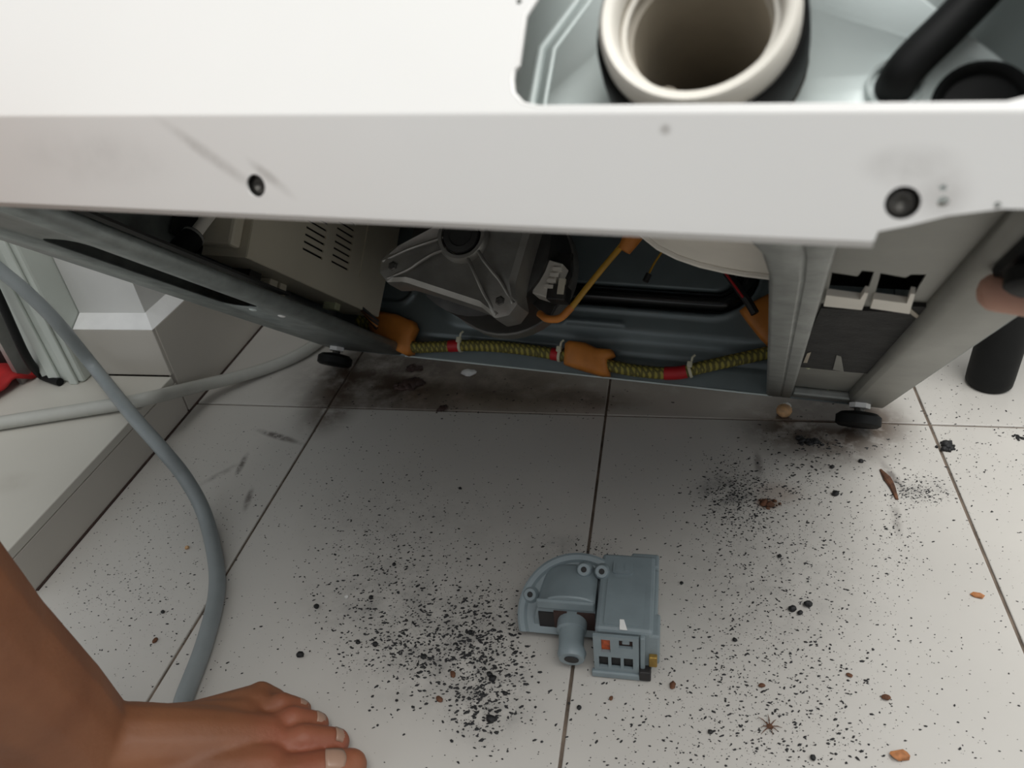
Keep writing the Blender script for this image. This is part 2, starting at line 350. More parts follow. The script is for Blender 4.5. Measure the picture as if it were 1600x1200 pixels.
for q2, r in ((h1, .0033), (h2, .0037)):
    q = sp3(*q2)
    obj('screw', LA(q - snor * .0030, snor, [(-.01, r * .5), (0, r * .5), (0, r * .98), (.0014, r * .9), (.0020, r * .5), (.0010, r * .22), (.0008, .0001)], 20), screwm, fp, smooth=True)
    obj('screw_cup', LA(q - snor * .0004, -snor, [(0, r * 1.12), (.0045, r * 1.1), (.0045, r * .7), (.004, r * .7), (.004, r * 1.02), (0, r * 1.06)], 24, close=True), steeld, fp, smooth=True)
# side panels, top, rear panel
for nm, xa, xb in (('side_panel', 0, .001), ('side_panel', WD - .001, WD)):
    bm = BX(xa, xb, FY + .004, 0, .001, HT); bm.faces.ensure_lookup_table()
    bmesh.ops.recalc_face_normals(bm, faces=bm.faces)
    for f in bm.faces: f.material_index = 0 if (f.normal.x < -.5) == (xa == 0) and abs(f.normal.x) > .5 else 1
    obj(nm, bm, [enamel, galv], wm)
obj('top_panel', BX(0, WD, FY, 0, HT, HT + .02), enamel, wm, bevel=.004)
def sm(e0, e1, x): t = max(0, min(1, (x - e0) / (e1 - e0))); return t * t * (3 - 2 * t)
def sdrr(x, y, x0, x1, y0, y1, r):
    qx = abs(x - (x0 + x1) / 2) - (x1 - x0) / 2 + r; qy = abs(y - (y0 + y1) / 2) - (y1 - y0) / 2 + r
    return math.hypot(max(qx, 0), max(qy, 0)) + min(max(qx, qy), 0) - r
def rearh(x, z):
    h = .007 * sm(.008, -.008, sdrr(x, z, .128, .62, .046, .60, .035))
    b = sdrr(x, z, .19, .462, .0865, .34, .032)
    h -= .021 * sm(.0125, .0085, abs(b))
    h += .003 * sm(.006, .001, abs(b - .013))
    h += .004 * sm(.004, .001, abs(sdrr(x, z, -.1, .098, .060, .4, .02)))
    h += .003 * sm(.002, -.001, sdrr(x, z, .282, .344, .0545, .0595, .002))
    h -= .002 * sm(.004, .0, abs(z - .026)) * sm(.10, .14, x)
    return h
bm = bmesh.new(); nx_, nz_ = 232, 150; gv = []
for j in range(nz_ + 1):
    z = .0005 + .36 * j / nz_
    gv.append([bm.verts.new((.001 + (WD - .002) * i / nx_, -.0015 - rearh(.001 + (WD - .002) * i / nx_, z), z)) for i in range(nx_ + 1)])
for j in range(nz_):
    for i in range(nx_): bm.faces.new((gv[j][i], gv[j][i + 1], gv[j + 1][i + 1], gv[j + 1][i]))
tv = [bm.verts.new((.001, -.0015, HT)), bm.verts.new((WD - .001, -.0015, HT))]
bm.faces.new((gv[-1][0], gv[-1][-1], tv[1], tv[0]))
obj('rear_panel', bm, rearm, wm, smooth='all', solid=.0008)
gpts = [(.17, .0865 + .0)] + [(.20 + .04 * k, .0865) for k in range(6)] + [(.462 - .032 + .032 * math.sin(t), .0865 + .032 - .032 * math.cos(t)) for t in (.2, .5, .8, 1.1, 1.4)] + [(.462, .14), (.462, .20), (.462, .30)]
obj('groove_dark_band', TB(catmull([V((x, -.0062, z)) for x, z in gpts], 4), .0088, n=14), mat('glossy_black_band', (.008, .009, .009), .22, 0, .1, 60), wm, smooth=True)  # glossy black tube added to deepen the dark of the pressed groove
obj('rear_bottom_edge', TB([(.10, -.003, .0008), (.497, -.003, .0008)], .0009, n=6), galvl, wm)
# unseen tub above, put in dark to block light from the top
bm = bmesh.new(); lathe(bm, (.2975, -.53, .47), (0, 1, 0), [(0, .16), (.0, .235), (.02, .255), (.2, .26), (.36, .26), (.38, .24), (.40, .10)], 48)
obj('tub', bm, mat('tub_plastic', (.16, .165, .16), .55, 0, .1, 20), wm, smooth=True)
# left bottom rail (folded channel with a long slot)
yA, yB = FY + .003, -.001
slot = []
sa, sb = mb((88, 376)), mb((392, 482)); xs0, xs1 = .043, .080
bm = bmesh.new()
sheet(bm, [[(.001, yA), (.088, yA), (.088, yB), (.001, yB)], rrect(xs0, xs1, sa.y, sb.y, .014)], lambda x, y: V((x, y, .0015)))
lpf = [(.088, .0015), (.0925, .0022), (.0960, .0040), (.0980, .0070), (.0985, .0110), (.0965, .0130)]
for (x0, z0), (x1, z1) in zip(lpf, lpf[1:]): bm.faces.new([bm.verts.new(V(p)) for p in ((x0, yA, z0), (x0, yB, z0), (x1, yB, z1), (x1, yA, z1))])
bmesh.ops.remove_doubles(bm, verts=bm.verts, dist=1e-5)
lr = obj('bottom_rail', bm, galv, wm, smooth=True, solid=.0012)
obj('slot_dark_sheet', BX(.03, .09, sa.y - .02, sb.y + .02, .018, .020), dark, lr)  # dark sheet added to stand for the shade inside the slot
for px in ((440, 495), (395, 485)):
    q = mb(px); obj('rivet', LA((q.x, q.y, .0015), (0, 0, -1), [(-.002, .004), (0, .004), (.0015, .003), (.002, .001)], 14), whitep if px[0] == 440 else galvl, lr, smooth=True)
galvs = mat('ridged_galvanised', (.31, .325, .31), .5, .4, .16, 70, .25, 300)
# right bottom rail
bm = bmesh.new(); xr = .562
pr = [(WD - .0012, .012), (WD - .0012, .0012), (xr + .006, .0012), (xr + .002, .0022), (xr + .0005, .005), (xr, .012)]
for (x0, z0), (x1, z1) in zip(pr, pr[1:]): bm.faces.new([bm.verts.new(V(p)) for p in ((x0, yA, z0), (x0, yB, z0), (x1, yB, z1), (x1, yA, z1))])
bmesh.ops.remove_doubles(bm, verts=bm.verts, dist=1e-5)
galvp = mat('plain_grey_steel', (.27, .27, .245), .5, .35, .08, 30, .1, 300)
obj('bottom_rail', bm, galvp, wm, smooth=True, solid=.0012)
# floor plate of the right side: ridged strip, recessed plate with two slots, felt
bm = bmesh.new()
prof = [(.4915, .014), (.4915, .0030), (.4925, .0012), (.4935, .0008), (.5030, .0008), (.5040, .0018), (.5052, .0018), (.5060, .0008), (.5120, .0008), (.5132, .0016), (.5138, .004), (.5138, .0105)]
rr = []
for y, k in ((-.003, 0), (-.30, 0), (-.44, 0.02), (-.475, .18), (-.495, .5), (-.515, 1.0), (-.545, 1.2)): rr.append([bm.verts.new((x - .020 * k * max(0, (.5138 - x) / .0223) ** 1.2, y, z)) for x, z in prof])
for a, b in zip(rr, rr[1:]):
    for i in range(len(prof) - 1): bm.faces.new((a[i], a[i + 1], b[i + 1], b[i]))
bs = obj('base_strip', bm, galvs, wm, smooth=True, solid=.0012)
PZ = .0095
def pp(px): q = mb(px, PZ); return (q.x, q.y)
slotA = [pp(p) for p in ((1300, 424), (1340, 430), (1347, 421), (1366, 423), (1358, 446), (1352, 470), (1292, 466))]
slotB = [pp(p) for p in ((1376, 425), (1415, 432), (1424, 427), (1448, 427), (1436, 446), (1424, 470), (1364, 470))]
bm = bmesh.new()
sheet(bm, [[(.513, -.543), (.5665, -.543), (.5665, -.003), (.513, -.003)], slotA, slotB], lambda x, y: V((x, y, PZ)))
pt = obj('base_plate', bm, galvp, wm, solid=.001)
def onplate(poly, t0, t1): return PR(poly, lambda x, y, t: V((x, y, PZ - t)), t0, t1)
obj('slot_backing', BX(.512, .566, -.45, -.34, PZ + .016, PZ + .018), dark, pt)
fe = obj('felt_pad', onplate([pp(p) for p in ((1284, 473), (1346, 477), (1420, 481), (1427, 470), (1472, 472), (1440, 520), (1395, 581), (1330, 576), (1250, 568), (1264, 518))], .0005, .0028), feltm, pt)
for pol in (((1292, 450), (1345, 457), (1352, 446), (1358, 447), (1348, 474), (1288, 468)), ((1366, 456), (1418, 463), (1424, 447), (1431, 448), (1422, 480), (1361, 471))):
    obj('clip', onplate([pp(p) for p in pol], .0002, .0035), cream, pt)
for px, r in (((1263, 573), .0020), ((1358, 580), .0020), ((1259, 606), .0026), ((1294, 608), .0011), ((1290, 478), .0008)):
    c = V((*pp(px), PZ)); obj('glue_spot', LA(c, (0, 0, -1), [(-.0005, r), (.0010, r * .9), (.0018, r * .4)], 12), glue, pt, smooth=True)
obj('plate_end_lip', BX(.514, .5645, -.030, -.004, .0012, PZ - .0006), galvs, pt, bevel=.002)
obj('torn_patch', onplate([pp(p) for p in ((1308, 548), (1315, 550), (1319, 574), (1302, 571))], .0029, .0033), galvp, fe)
obj('torn_patch', onplate([pp(p) for p in ((1262, 545), (1268, 543), (1262, 560), (1256, 560))], .0029, .0033), creamd, fe)
obj('torn_patch', onplate([pp(p) for p in ((1424, 472), (1440, 486), (1436, 490), (1422, 479))], .0029, .0033), creamd, fe)
# feet
def foot(x, y, L, rad, stud=True):
    bm = bmesh.new(); lathe(bm, (x, y, 0), (0, 0, -1), [(L * .35, rad * .45), (L * .4, rad * .8), (L * .55, rad), (L * .9, rad), (L, rad * .86)], 24)
    f = obj('foot', bm, black, wm, smooth=True)
    obj('foot_bolt', LA((x, y, 0), (0, 0, -1), [(-.012, .0045), (L * .36, .0045)], 10), screwm, f, smooth=True)
    obj('foot_nut', LA((x, y, 0), (0, 0, -1), [(-.0005, .009), (.004, .009)], 6), whitep, f)
foot(.022, -.021, .021, .0195); foot(.573, -.021, .021, .0195)
foot(.5775, -.500, .014, .0125); foot(.030, -.560, .018, .020)
obj('foot_block', BX(.5660, .5925, -.535, -.476, -.005, .0015), black, wm, bevel=.003)

# ---- behind the filter opening
PY = -.545
fc = V((.4668, 0, .0372))
hb = (.5450, .0270)
bm = bmesh.new()
sheet(bm, [[(.385, .002), (.592, .002), (.592, .19), (.385, .19)], circ(fc.x, fc.z + .004, .0305, 36), circ(hb[0], hb[1], .0122, 28)], lambda x, z: V((x, PY + (.55 * (x - .566) if x > .566 else 0), z)))
bp = obj('inner_plate', bm, galvl, wm, smooth=True, solid=.0008)
cr = [md(p, PY) for p in ((832, 190), (832, 160), (847, 78), (905, 0), (975, -95))]
obj('pressed_rib', TB([V((q.x, PY - .0004, q.z)) for q in cr], .0016, n=8, sy=1), galvl, bp, smooth=True)
obj('pressed_rib', TB([V((q.x + .0045, PY - .0001, q.z)) for q in cr], .0010, n=8, sy=1), galvl, bp, smooth=True)
bm = bmesh.new()
lathe(bm, (fc.x, FY + .012, fc.z), (0, 1, 0), [(0, .0232), (-.0012, .0244), (-.0014, .0262), (0, .0274), (.004, .0277), (.030, .0277), (.030, .0258), (.006, .0225), (.004, .0222)], 56, close=True)
fh = obj('filter_neck', bm, cream, wm, smooth=True)
bm = bmesh.new()
rg = lathe(bm, (fc.x, FY + .012, fc.z), (0, 1, 0), [(.003, .0226), (.012, .0216), (.013, .0196), (.05, .0188), (.085, .0182), (.085, .0005)], 48)
bmesh.ops.delete(bm, geom=[f for f in bm.faces if len(f.verts) > 4 and abs(f.calc_center_median().y - (FY + .015)) < .003], context='FACES')
obj('filter_bore', bm, creamd, fh, smooth=True, normals=False)  # bore in a darker, browner cream than the neck
obj('neck_thread', LA((fc.x, FY + .012, fc.z), (0, 1, 0), [(.007, .0224), (.007, .0206), (.0085, .0206), (.0085, .0224)], 40, close=True), cream, fh, smooth=True)
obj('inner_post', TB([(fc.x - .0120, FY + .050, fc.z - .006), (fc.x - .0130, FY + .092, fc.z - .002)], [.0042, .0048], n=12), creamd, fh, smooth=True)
obj('rubber_seal', LA((fc.x, FY + .012, fc.z), (0, 1, 0), [(.008, .0277), (.007, .0288), (.008, .0296), (.018, .0303), (.026, .0303), (.026, .0277)], 48, close=True), black, wm, smooth=True)
hq = md((1397, 137), PY)
obj('black_hose', TB(catmull([(hq.x, PY + .01, hq.z), (hq.x + .0005, PY - .003, hq.z + .0005), (hq.x + .004, PY - .007, hq.z + .0050), (hq.x + .013, PY - .009, hq.z + .0155), (hq.x + .023, PY - .009, hq.z + .030), (hq.x + .032, PY - .006, hq.z + .052), (hq.x + .036, PY + .0, hq.z + .085)], 8), .0057, n=18), black, wm, smooth=True)
obj('hose_collar', LA((hq.x, PY, hq.z), (0, 1, 0), [(-.002, .0068), (-.003, .0078), (.002, .0085), (.002, .0066)], 28, close=True), galvl, wm, smooth=True)
obj('hole_dark_plug', LA((hb[0], PY - .0005, hb[1]), (0, 1, 0), [(0, .0108), (-.0010, .0121), (0, .0134), (.012, .0118), (.03, .0115), (.03, .0100), (.004, .0100), (.004, .0005), (.002, .0005), (.002, .0102)], 36, close=True), black, wm, smooth=True)  # black plug added so the hole in the plate looks unlit inside
# housing behind the neck, seen under the flange
c_ = [md(p, -.35) for p in ((975, 338), (1000, 361), (1030, 385), (1060, 400), (1095, 412), (1130, 420), (1165, 426), (1198, 430), (1240, 434))]
poly = [(q.x, q.z) for q in c_] + [(c_[-1].x + .0005, .085), (c_[-1].x - .004, .105), (.40, .105), (.395, .085)]
fb_ = obj('filter_housing', PR(poly, lambda x, z, t: V((x, t, z)), -.44, -.351), cream, wm, smooth=True, bevel=.002)
obj('housing_rim', TB([V((q.x, -.351, q.z - .0005)) for q in c_[1:]], .0022, n=8), cream, fb_, smooth=True)

# ---- motor
my = -.185; hubp = md((722, 368), my)
hx, hzz = hubp.x, hubp.z
def mpt(px): q = md(px, my); return (q.x, q.z)
A1, A2 = V(mpt((788, 482))), V(mpt((648, 400))); hc = V((hx, hzz))
def angof(p): return math.atan2(p[1] - hzz, p[0] - hx)
lob = []
a1, a2 = angof(A1), angof(A2); a3 = math.radians(35)
R1 = (A1 - hc).length
prof2 = []
corn = []
for aa in sorted((a1, a2, a3)):
    d_, n_ = V((math.cos(aa), math.sin(aa))), V((-math.sin(aa), math.cos(aa)))
    for s_, r_ in ((-.017, -.012), (-.0115, .003), (0, .0075), (.0115, .003), (.017, -.012)): corn.append(hc + d_ * (R1 + r_) + n_ * s_)
NP = len(corn)
for k in range(96):
    t = k / 96 * NP; i = int(t); p = corn[i % NP].lerp(corn[(i + 1) % NP], t - i); prof2.append((p.x, p.y))
bm = bmesh.new()
rings = []
for (sc, y) in ((.55, my + .004), (.90, my), (.985, my + .003), (1.0, my + .010), (1.0, my + .034), (.9, my + .04)):
    rings.append([bm.verts.new((hx + (p[0] - hx) * sc, y, hzz + (p[1] - hzz) * sc)) for p in prof2])
bm.faces.new(rings[0]); bm.faces.new(rings[-1][::-1])
for a, b in zip(rings, rings[1:]):
    for k in range(96): bm.faces.new((a[k], a[(k + 1) % 96], b[(k + 1) % 96], b[k]))
mo = obj('motor', bm, alu, wm, smooth=True)
for aa in (a1, a2, a3):
    d2 = V((math.cos(aa), 0, math.sin(aa))); n2 = V((-math.sin(aa), 0, math.cos(aa))); c0 = V((hx, my, hzz))
    for s in (-1, 1):
        pts_ = [c0 + d2 * r + n2 * s * w_ + V((0, y, 0)) for r, w_, y in ((.017, .0055, .0), (.03, .0058, -.002), (.045, .0075, -.001), (.056, .0088, .001), (R1, .0085, .002))]
        obj('motor_rib', TB(catmull(pts_, 5), .0017, n=8), alu, mo, smooth=True)
    bp_ = c0 + d2 * (R1 - .008)
    obj('motor_bolt', LA(bp_ + V((0, .004, 0)), (0, -1, 0), [(0, .0045), (.0035, .0045), (.0045, .003)], 6), screwm, mo)
obj('motor_hub', LA((hx, my + .006, hzz), (0, -1, 0), [(0, .024), (.006, .0235), (.009, .0215), (.009, .0185), (.003, .0175), (.003, .0125)], 36), alu, mo, smooth=True)
obj('bearing_cap', LA((hx, my - .0005, hzz), (0, -1, 0), [(0, .0165), (.0035, .0160), (.0045, .011), (.0035, .010), (.0035, .004)], 28), dark, mo, smooth=True)
bm = bmesh.new(); lathe(bm, (hx + .002, my + .030, hzz + .004), (0, 1, 0), [(0, .060), (.004, .068), (.085, .068), (.09, .060), (.10, .050)], 40)
obj('motor_body', bm, steeld, mo, smooth=True)
obj('motor_rear_bell', LA((hx + .002, my + .115, hzz + .004), (0, 1, 0), [(0, .070), (.02, .070), (.035, .05)], 40), alu, mo, smooth=True)
# connector on the side of the motor
def mq(px, d): return md(px, d)
cd = -.145
cp = [mq(p, cd) for p in ((845, 402), (880, 412), (862, 452), (856, 466), (831, 458), (836, 432))]
cn = obj('motor_connector', PR([(q.x, q.z) for q in cp], lambda x, z, t: V((x, t, z)), cd, cd + .022), cream, mo, bevel=.0012)
for k in range(4):
    q = mq((868 - 4.5 * k, 421 + 9 * k), cd); obj('connector_key', BX(q.x - .002, q.x + .006, cd - .0025, cd + .002, q.z - .0016, q.z + .0016), cream, cn)
q = mq((849, 460), cd); obj('connector_block', BX(q.x + .003, q.x + .020, cd - .001, cd + .02, q.z - .004, q.z + .010), steeld, mo, bevel=.001)
q = mq((876, 448), cd); obj('terminal_tab', BX(q.x - .002, q.x + .004, cd - .002, cd + .001, q.z - .007, q.z + .007), beige, mo)
bk = [mq(p, cd + .024) for p in ((835, 395), (895, 395), (893, 430), (858, 500), (835, 478), (826, 470))]
obj('connector_bracket', PR([(q.x, q.z) for q in bk], lambda x, z, t: V((x, t, z)), cd + .023, cd + .028), steeld, mo, bevel=.001)
# yellow and orange lead
ld = [mq(p, d) for p, d in (((843, 490), -.135), ((855, 498), -.14), ((875, 497), -.14), ((893, 480), -.14), ((915, 452), -.14), ((945, 415), -.14), ((972, 383), -.14), ((992, 355), -.14))]
le = obj('motor_lead', TB(catmull(ld[2:], 8), .0028, n=10), yel, wm, smooth=True)
obj('lead_sleeve', TB(catmull(ld[:4], 8), .0034, n=10), orange, le, smooth=True)
q0, q1 = mq((975, 392), -.14), mq((1000, 345), -.14)
obj('lead_wrap', TB(catmull([q0, (q0 + q1) / 2 + V((.001, -.001, 0)), q1], 4), [.006, .009, .010], n=10), orange, le, smooth=True)
tw = [mq(p, -.08) for p in ((1040, 385), (1022, 412), (1012, 432))]
obj('thin_lead', TB(catmull(tw, 6), .0010, n=8), yel, wm, smooth=True)
obj('lead_plug', TB([mq((1014, 428), -.08), mq((1008, 440), -.08)], .003, n=8), dark, wm)

# ---- control box on the left wall
bxx = .075
def bp2(px): q = mxx(px, bxx); return (q.y, q.z)
b00, b10 = bp2((384, 405)), bp2((591, 492))
zlo = (b00[1] + b10[1]) / 2; ya, yb = b00[0], b10[0]
t1 = bp2((606, 432)); 
slots = []
for (pa_, pb_, n_, nv) in (((472, 388), (503, 402), 6, 1), ((517, 408), (543, 422), 8, 1)):
    q0, q1 = bp2(pa_), bp2(pb_)
    for k in range(n_):
        z = q0[1] + .0001 + k * .0068; slots.append((q0[0], q1[0], z))
outl = [(ya, zlo), (yb, zlo), (t1[0] - .004, t1[1]), (t1[0] + .008, t1[1]), (t1[0] + .008, .22), (ya, .22)]
loops = [outl] + [[(s0, z - .0011), (s1, z - .0011), (s1, z + .0011), (s0, z + .0011)] for s0, s1, z in slots]
bm = bmesh.new(); sheet(bm, loops, lambda y, z: V((bxx, y, z)))
cb = obj('control_box', bm, beige, wm, solid=.0016)
bm = bmesh.new()
for (y0, z0), (y1, z1) in zip(outl, outl[1:] + outl[:1]): bm.faces.new([bm.verts.new(V(p)) for p in ((bxx, y0, z0), (bxx, y1, z1), (.03, y1, z1), (.03, y0, z0))])
bmesh.ops.remove_doubles(bm, verts=bm.verts, dist=1e-5)
obj('box_side', bm, beige, cb, solid=.0014)
obj('vent_backing', BX(bxx - .012, bxx - .010, ya + .01, yb - .01, zlo + .01, .21), dark, cb)
obj('box_flange', BX(.03, bxx - .006, ya - .014, ya - .0005, zlo + .006, .22), beige, cb, bevel=.003)
q = bp2((447, 338)); obj('box_pip', LA((bxx, q[0], q[1]), (1, 0, 0), [(-.001, .002), (.0015, .0016)], 12), dark, cb)
s0 = bp2((570, 360)); obj('box_ridge', BX(bxx + .0002, bxx + .0022, s0[0] + .002, s0[0] + .0035, zlo + .03, .21), beige, cb)
q = mxx((428, 448), .045); cnn = obj('box_plug', BX(.03, .05, q.y - .013, q.y + .013, q.z - .012, zlo - .001), beige, cb, bevel=.001)
obj('plug_rib', BX(.0505, .052, q.y - .002, q.y + .0, q.z - .012, zlo - .002), creamd, cnn)
q = mxx((400, 425), .05); obj('dark_plug', BX(.03, .05, q.y - .008, q.y + .008, zlo - .02, zlo - .001), steeld, cb)
q = mxx((515, 478), .05); obj('loose_plug', BX(.045, .06, q.y - .005, q.y + .005, q.z - .004, q.z + .006), glue, wm, bevel=.001)
for k in range(5):
    a_, b_ = mxx((545 - k * 8, 470 - k * 3), .05), mxx((590, 508), .085)
    obj('box_lead', TB(catmull([a_ + V((0, 0, .01)), a_ * .5 + b_ * .5 + V((.004, 0, -.002 + k * .002)), b_ + V((0, 0, -.004 + k * .002))], 6), .0018, n=6), (maroon, orange, dark, crumb_r, dark)[k], wm, smooth=True)
# damper
d0, d1, d2_ = mxx((287, 386), .050), mxx((303, 368), .050), mxx((335, 326), .050)
dm = obj('damper', TB([d0 + (d0 - d1) * .8, d0, d1], [.009, .010, .009], n=16), black, wm, smooth=True)
obj('damper_rod', TB([d1, d2_, d2_ + (d2_ - d1) * 1.5], .0050, n=14), cream, dm, smooth=True)
obj('damper_ring', TB([d1 + (d0 - d1) * .2, d1 + (d0 - d1) * .05], .0094, n=16), silver, dm, smooth=True)
q0 = mxx((362, 360), .05); obj('wall_bracket', BX(.002, .05, q0.y - .02, q0.y + .012, q0.z - .012, .25), steeld, wm, bevel=.004)

# ---- wiring harness along the rear edge
hy = -.0135
hp = [md(p, hy) for p in ((560, 500), (600, 520), (640, 541), (680, 542), (720, 540), (770, 541), (820, 546), (865, 553), (905, 560), (950, 571), (1000, 580), (1055, 583), (1100, 573), (1150, 562), (1205, 550), (1260, 540))]
path = catmull(hp, 8)
hn = obj('wiring_harness', TB(path, .0062, n=14), weavem, wm, smooth=True)
def near(px): q = md(px, hy); return min(range(len(path)), key=lambda i: (path[i] - q).length)
for a_, b_ in (((700, 540), (722, 540)), ((861, 553), (876, 555)), ((1038, 583), (1070, 580))):
    i, j = near(a_), near(b_); seg = [path[i].lerp(path[i + 1], .5)] + path[i + 1:j + 1]
    obj('red_band', TB(seg if len(seg) > 1 else path[i:i + 2], .0068, n=14), redt, hn, smooth=True)
for px in ((722, 540), (873, 556), (1080, 577)):
    i = near(px); c = path[i]; ax = (path[min(i + 1, len(path) - 1)] - path[i - 1]).normalized()
    t_ = obj('cable_tie', LA(c, ax, [(-.0014, .0064), (-.0014, .0075), (.0014, .0075), (.0014, .0064)], 20, close=True), tiem, hn, smooth=True)
    obj('tie_head', BX(c.x - .0025, c.x + .0025, c.y - .0105, c.y - .0055, c.z + .002, c.z + .008), tiem, t_, bevel=.0008)
    obj('tie_tail', TB([c + V((.001, -.008, .006)), c + V((.002, -.010, .012)), c + V((.004, -.009, .0145))], .0012, n=6), tiem, t_)
def wrap(pxs, th, name='tape_wrap', d=hy):
    P = [md(p, d) for p in pxs]; n = len(P)
    bm = bmesh.new(); mid = sum(P, V()) / n; rows = []
    for (s, y) in ((1, .006), (1.0, 0), (.985, -th * .5), (.93, -th * .8), (.75, -th), (.4, -th * 1.1)):
        rows.append([bm.verts.new(mid + (p - mid) * s + V((0, y, 0))) for p in P])
    bm.faces.new(rows[0]); cv = bm.verts.new(mid + V((0, -th * 1.12, 0)))
    for k in range(n): bm.faces.new((rows[-1][k], rows[-1][(k + 1) % n], cv))
    for a, b in zip(rows, rows[1:]):
        for k in range(n): bm.faces.new((a[k], a[(k + 1) % n], b[(k + 1) % n], b[k]))
    return obj(name, bm, orange, hn, smooth='all')
wrap([(584, 492), (597, 487), (622, 492), (648, 503), (652, 514), (646, 528), (645, 553), (636, 556), (612, 545), (585, 528), (578, 510)], .010)
wrap([(884, 538), (890, 533), (915, 536), (935, 545), (957, 547), (961, 556), (950, 563), (953, 588), (940, 588), (905, 578), (882, 570)], .011)
wrap([(1155, 487), (1165, 479), (1178, 472), (1205, 458), (1225, 470), (1225, 548), (1205, 546), (1188, 530), (1172, 510)], .010, d=-.010)
kd = [md(p, -.05) for p in ((1135, 425), (1150, 445), (1168, 470), (1180, 490))]
obj('dark_lead', TB(catmull(kd, 6), .004, n=8), dark, wm, smooth=True)
obj('red_lead', TB(catmull([q + V((-.004, -.004, .002)) for q in kd[:3]], 6), .0012, n=6), redt, wm, smooth=True)

# ================================================================== DRAIN PUMP on the tiles
pu = tag(empty('drain_pump', (-.055, .36, 0)), 'grey plastic drain pump lying loose on the dirty tiles', 'pump')
O = V((-.055, .36, 0))
def L3(px, z): return hz(px, z) - O
# tilted flange disc with rim and screw bosses
T = math.radians(40); fn = V((0, -math.sin(T), math.cos(T))); fu = V((0, math.cos(T), math.sin(T))); fo = V((-.006, -.006, .018)); fr2 = .0435
bm = bmesh.new(); lathe(bm, fo - fn * .003, fn, [(0, fr2 - .002), (.001, fr2), (.0055, fr2 + .0003), (.0068, fr2 - .0012), (.0068, fr2 - .0045), (.0050, fr2 - .0065), (.0050, .004)], 64)
r_ = bmesh.ops.bisect_plane(bm, geom=bm.verts[:] + bm.edges[:] + bm.faces[:], plane_co=fo - fu * .014, plane_no=-fu, clear_outer=True)
bmesh.ops.holes_fill(bm, edges=[e for e in bm.edges if e.is_boundary])
pf = obj('mounting_flange', bm, pumpm, pu, smooth=True)
def onfl(px, h): r = ray(px); o = CAM - O; return o + r * ((fo + fn * h - o).dot(fn) / r.dot(fn))
for px, h in (((828, 929), .006), ((912, 890), .014), ((940, 893), .014)):
    c = onfl(px, h); b_ = obj('screw_boss', LA(c - fn * (h - .001), fn, [(0, .0066), (h - .002, .0050), (h - .001, .0042), (h - .001, .0021), (h - .004, .0019)], 20), pumpm, pu, smooth=True)
    obj('boss_hole', LA(c - fn * .0015, fn, [(0, .0020), (.0005, .0020)], 12), pumpd, b_)
# volute housing: barrel lying along y
bm = bmesh.new(); n = 22; rings = []
for (y, s) in ((.020, .90), (.018, .97), (.014, 1), (-.006, 1.0), (-.0125, 1.02), (-.0135, 1.0)):
    ring = []
    for k in range(n + 1):
        a = math.pi * k / n; cxx, czz = math.cos(a), math.sin(a)
        ring.append(bm.verts.new((-.0095 + .0275 * s * (abs(cxx) ** .75) * (1 if cxx > 0 else -1) , y, .006 + .0395 * s * czz ** .72)))
    ring.append(bm.verts.new((-.0095 - .0275 * s, y, .004))); ring.append(bm.verts.new((-.0095 + .0275 * s, y, .004))); rings.append(ring)
for v in [v for r in rings for v in r]: v.co.x = min(v.co.x, .0075)
m_ = len(rings[0])
for a, b in zip(rings, rings[1:]):
    for k in range(m_): bm.faces.new((a[k], a[(k + 1) % m_], b[(k + 1) % m_], b[k]))
bm.faces.new(rings[0]); bm.faces.new(rings[-1][::-1])
bmesh.ops.remove_doubles(bm, verts=bm.verts, dist=1e-5)
vh = obj('volute_housing', bm, pumpm, pu, smooth=True)
obj('housing_lip', BX(-.0335, .0072, -.0150, -.0125, .0335, .0425), pumpm, vh, bevel=.002)
obj('dark_red_slot', BX(-.022, .0072, -.0150, -.0132, .014, .031), maroon, vh)  # dark red strip below the housing lip
obj('dark_recess', BX(-.033, -.021, -.0145, -.0132, .006, .029), pumpd, vh)
bm = bmesh.new(); tube(bm, [(-.009, -.010, .0215), (-.009, -.022, .0205), (-.0088, -.0221, .0205), (-.008, -.033, .0185), (-.007, -.038, .0175), (-.0068, -.042, .0168)], [.0105, .0105, .0090, .0086, .0100, .0086], n=22)
sp = obj('outlet_spigot', bm, pumpm, pu, smooth=True)
obj('spigot_bore', TB([(-.0068, -.0421, .0168), (-.0068, -.0425, .0167)], .005, n=16), pumpd, sp)
# motor block with windows
xa, xb, ya_, yb_, zt = .0095, .0475, -.0400, .0300, .0455
bm = bmesh.new(); box(bm, xa, xb, ya_ + .003, yb_, .004, zt)
mbk = obj('motor_frame', bm, pumpm, pu, bevel=.0025)
fx = lambda x, z, t: V((x, t, z))
def rc(x0, x1, z0, z1): return [(x0, z0), (x1, z0), (x1, z1), (x0, z1)]
bm = bmesh.new()
wins = [rc(.0118 + .0083 * k, .0180 + .0083 * k, .0105, .0220) for k in range(3)] + [rc(.0138, .0198, .0270, .0400), rc(.0255, .0345, .0325, .0405)]
sheet(bm, [rc(.0085, .0385, .004, .0435)] + wins, lambda x, z: V((x, ya_, z)))
ff = obj('window_face', bm, pumpm, mbk, solid=.0022)
for k in range(3): r_ = wins[k]; obj('window_recess', BX(r_[0][0], r_[1][0], ya_ + .0016, ya_ + .0028, r_[0][1], r_[2][1]), pumpd, mbk)
r_ = wins[3]; obj('coil', BX(r_[0][0], r_[1][0], ya_ + .0012, ya_ + .0028, r_[0][1], r_[2][1]), coilm, mbk)
r_ = wins[4]; obj('rusty_recess', BX(r_[0][0], r_[1][0], ya_ + .0014, ya_ + .0028, r_[0][1], r_[2][1]), maroon, mbk)
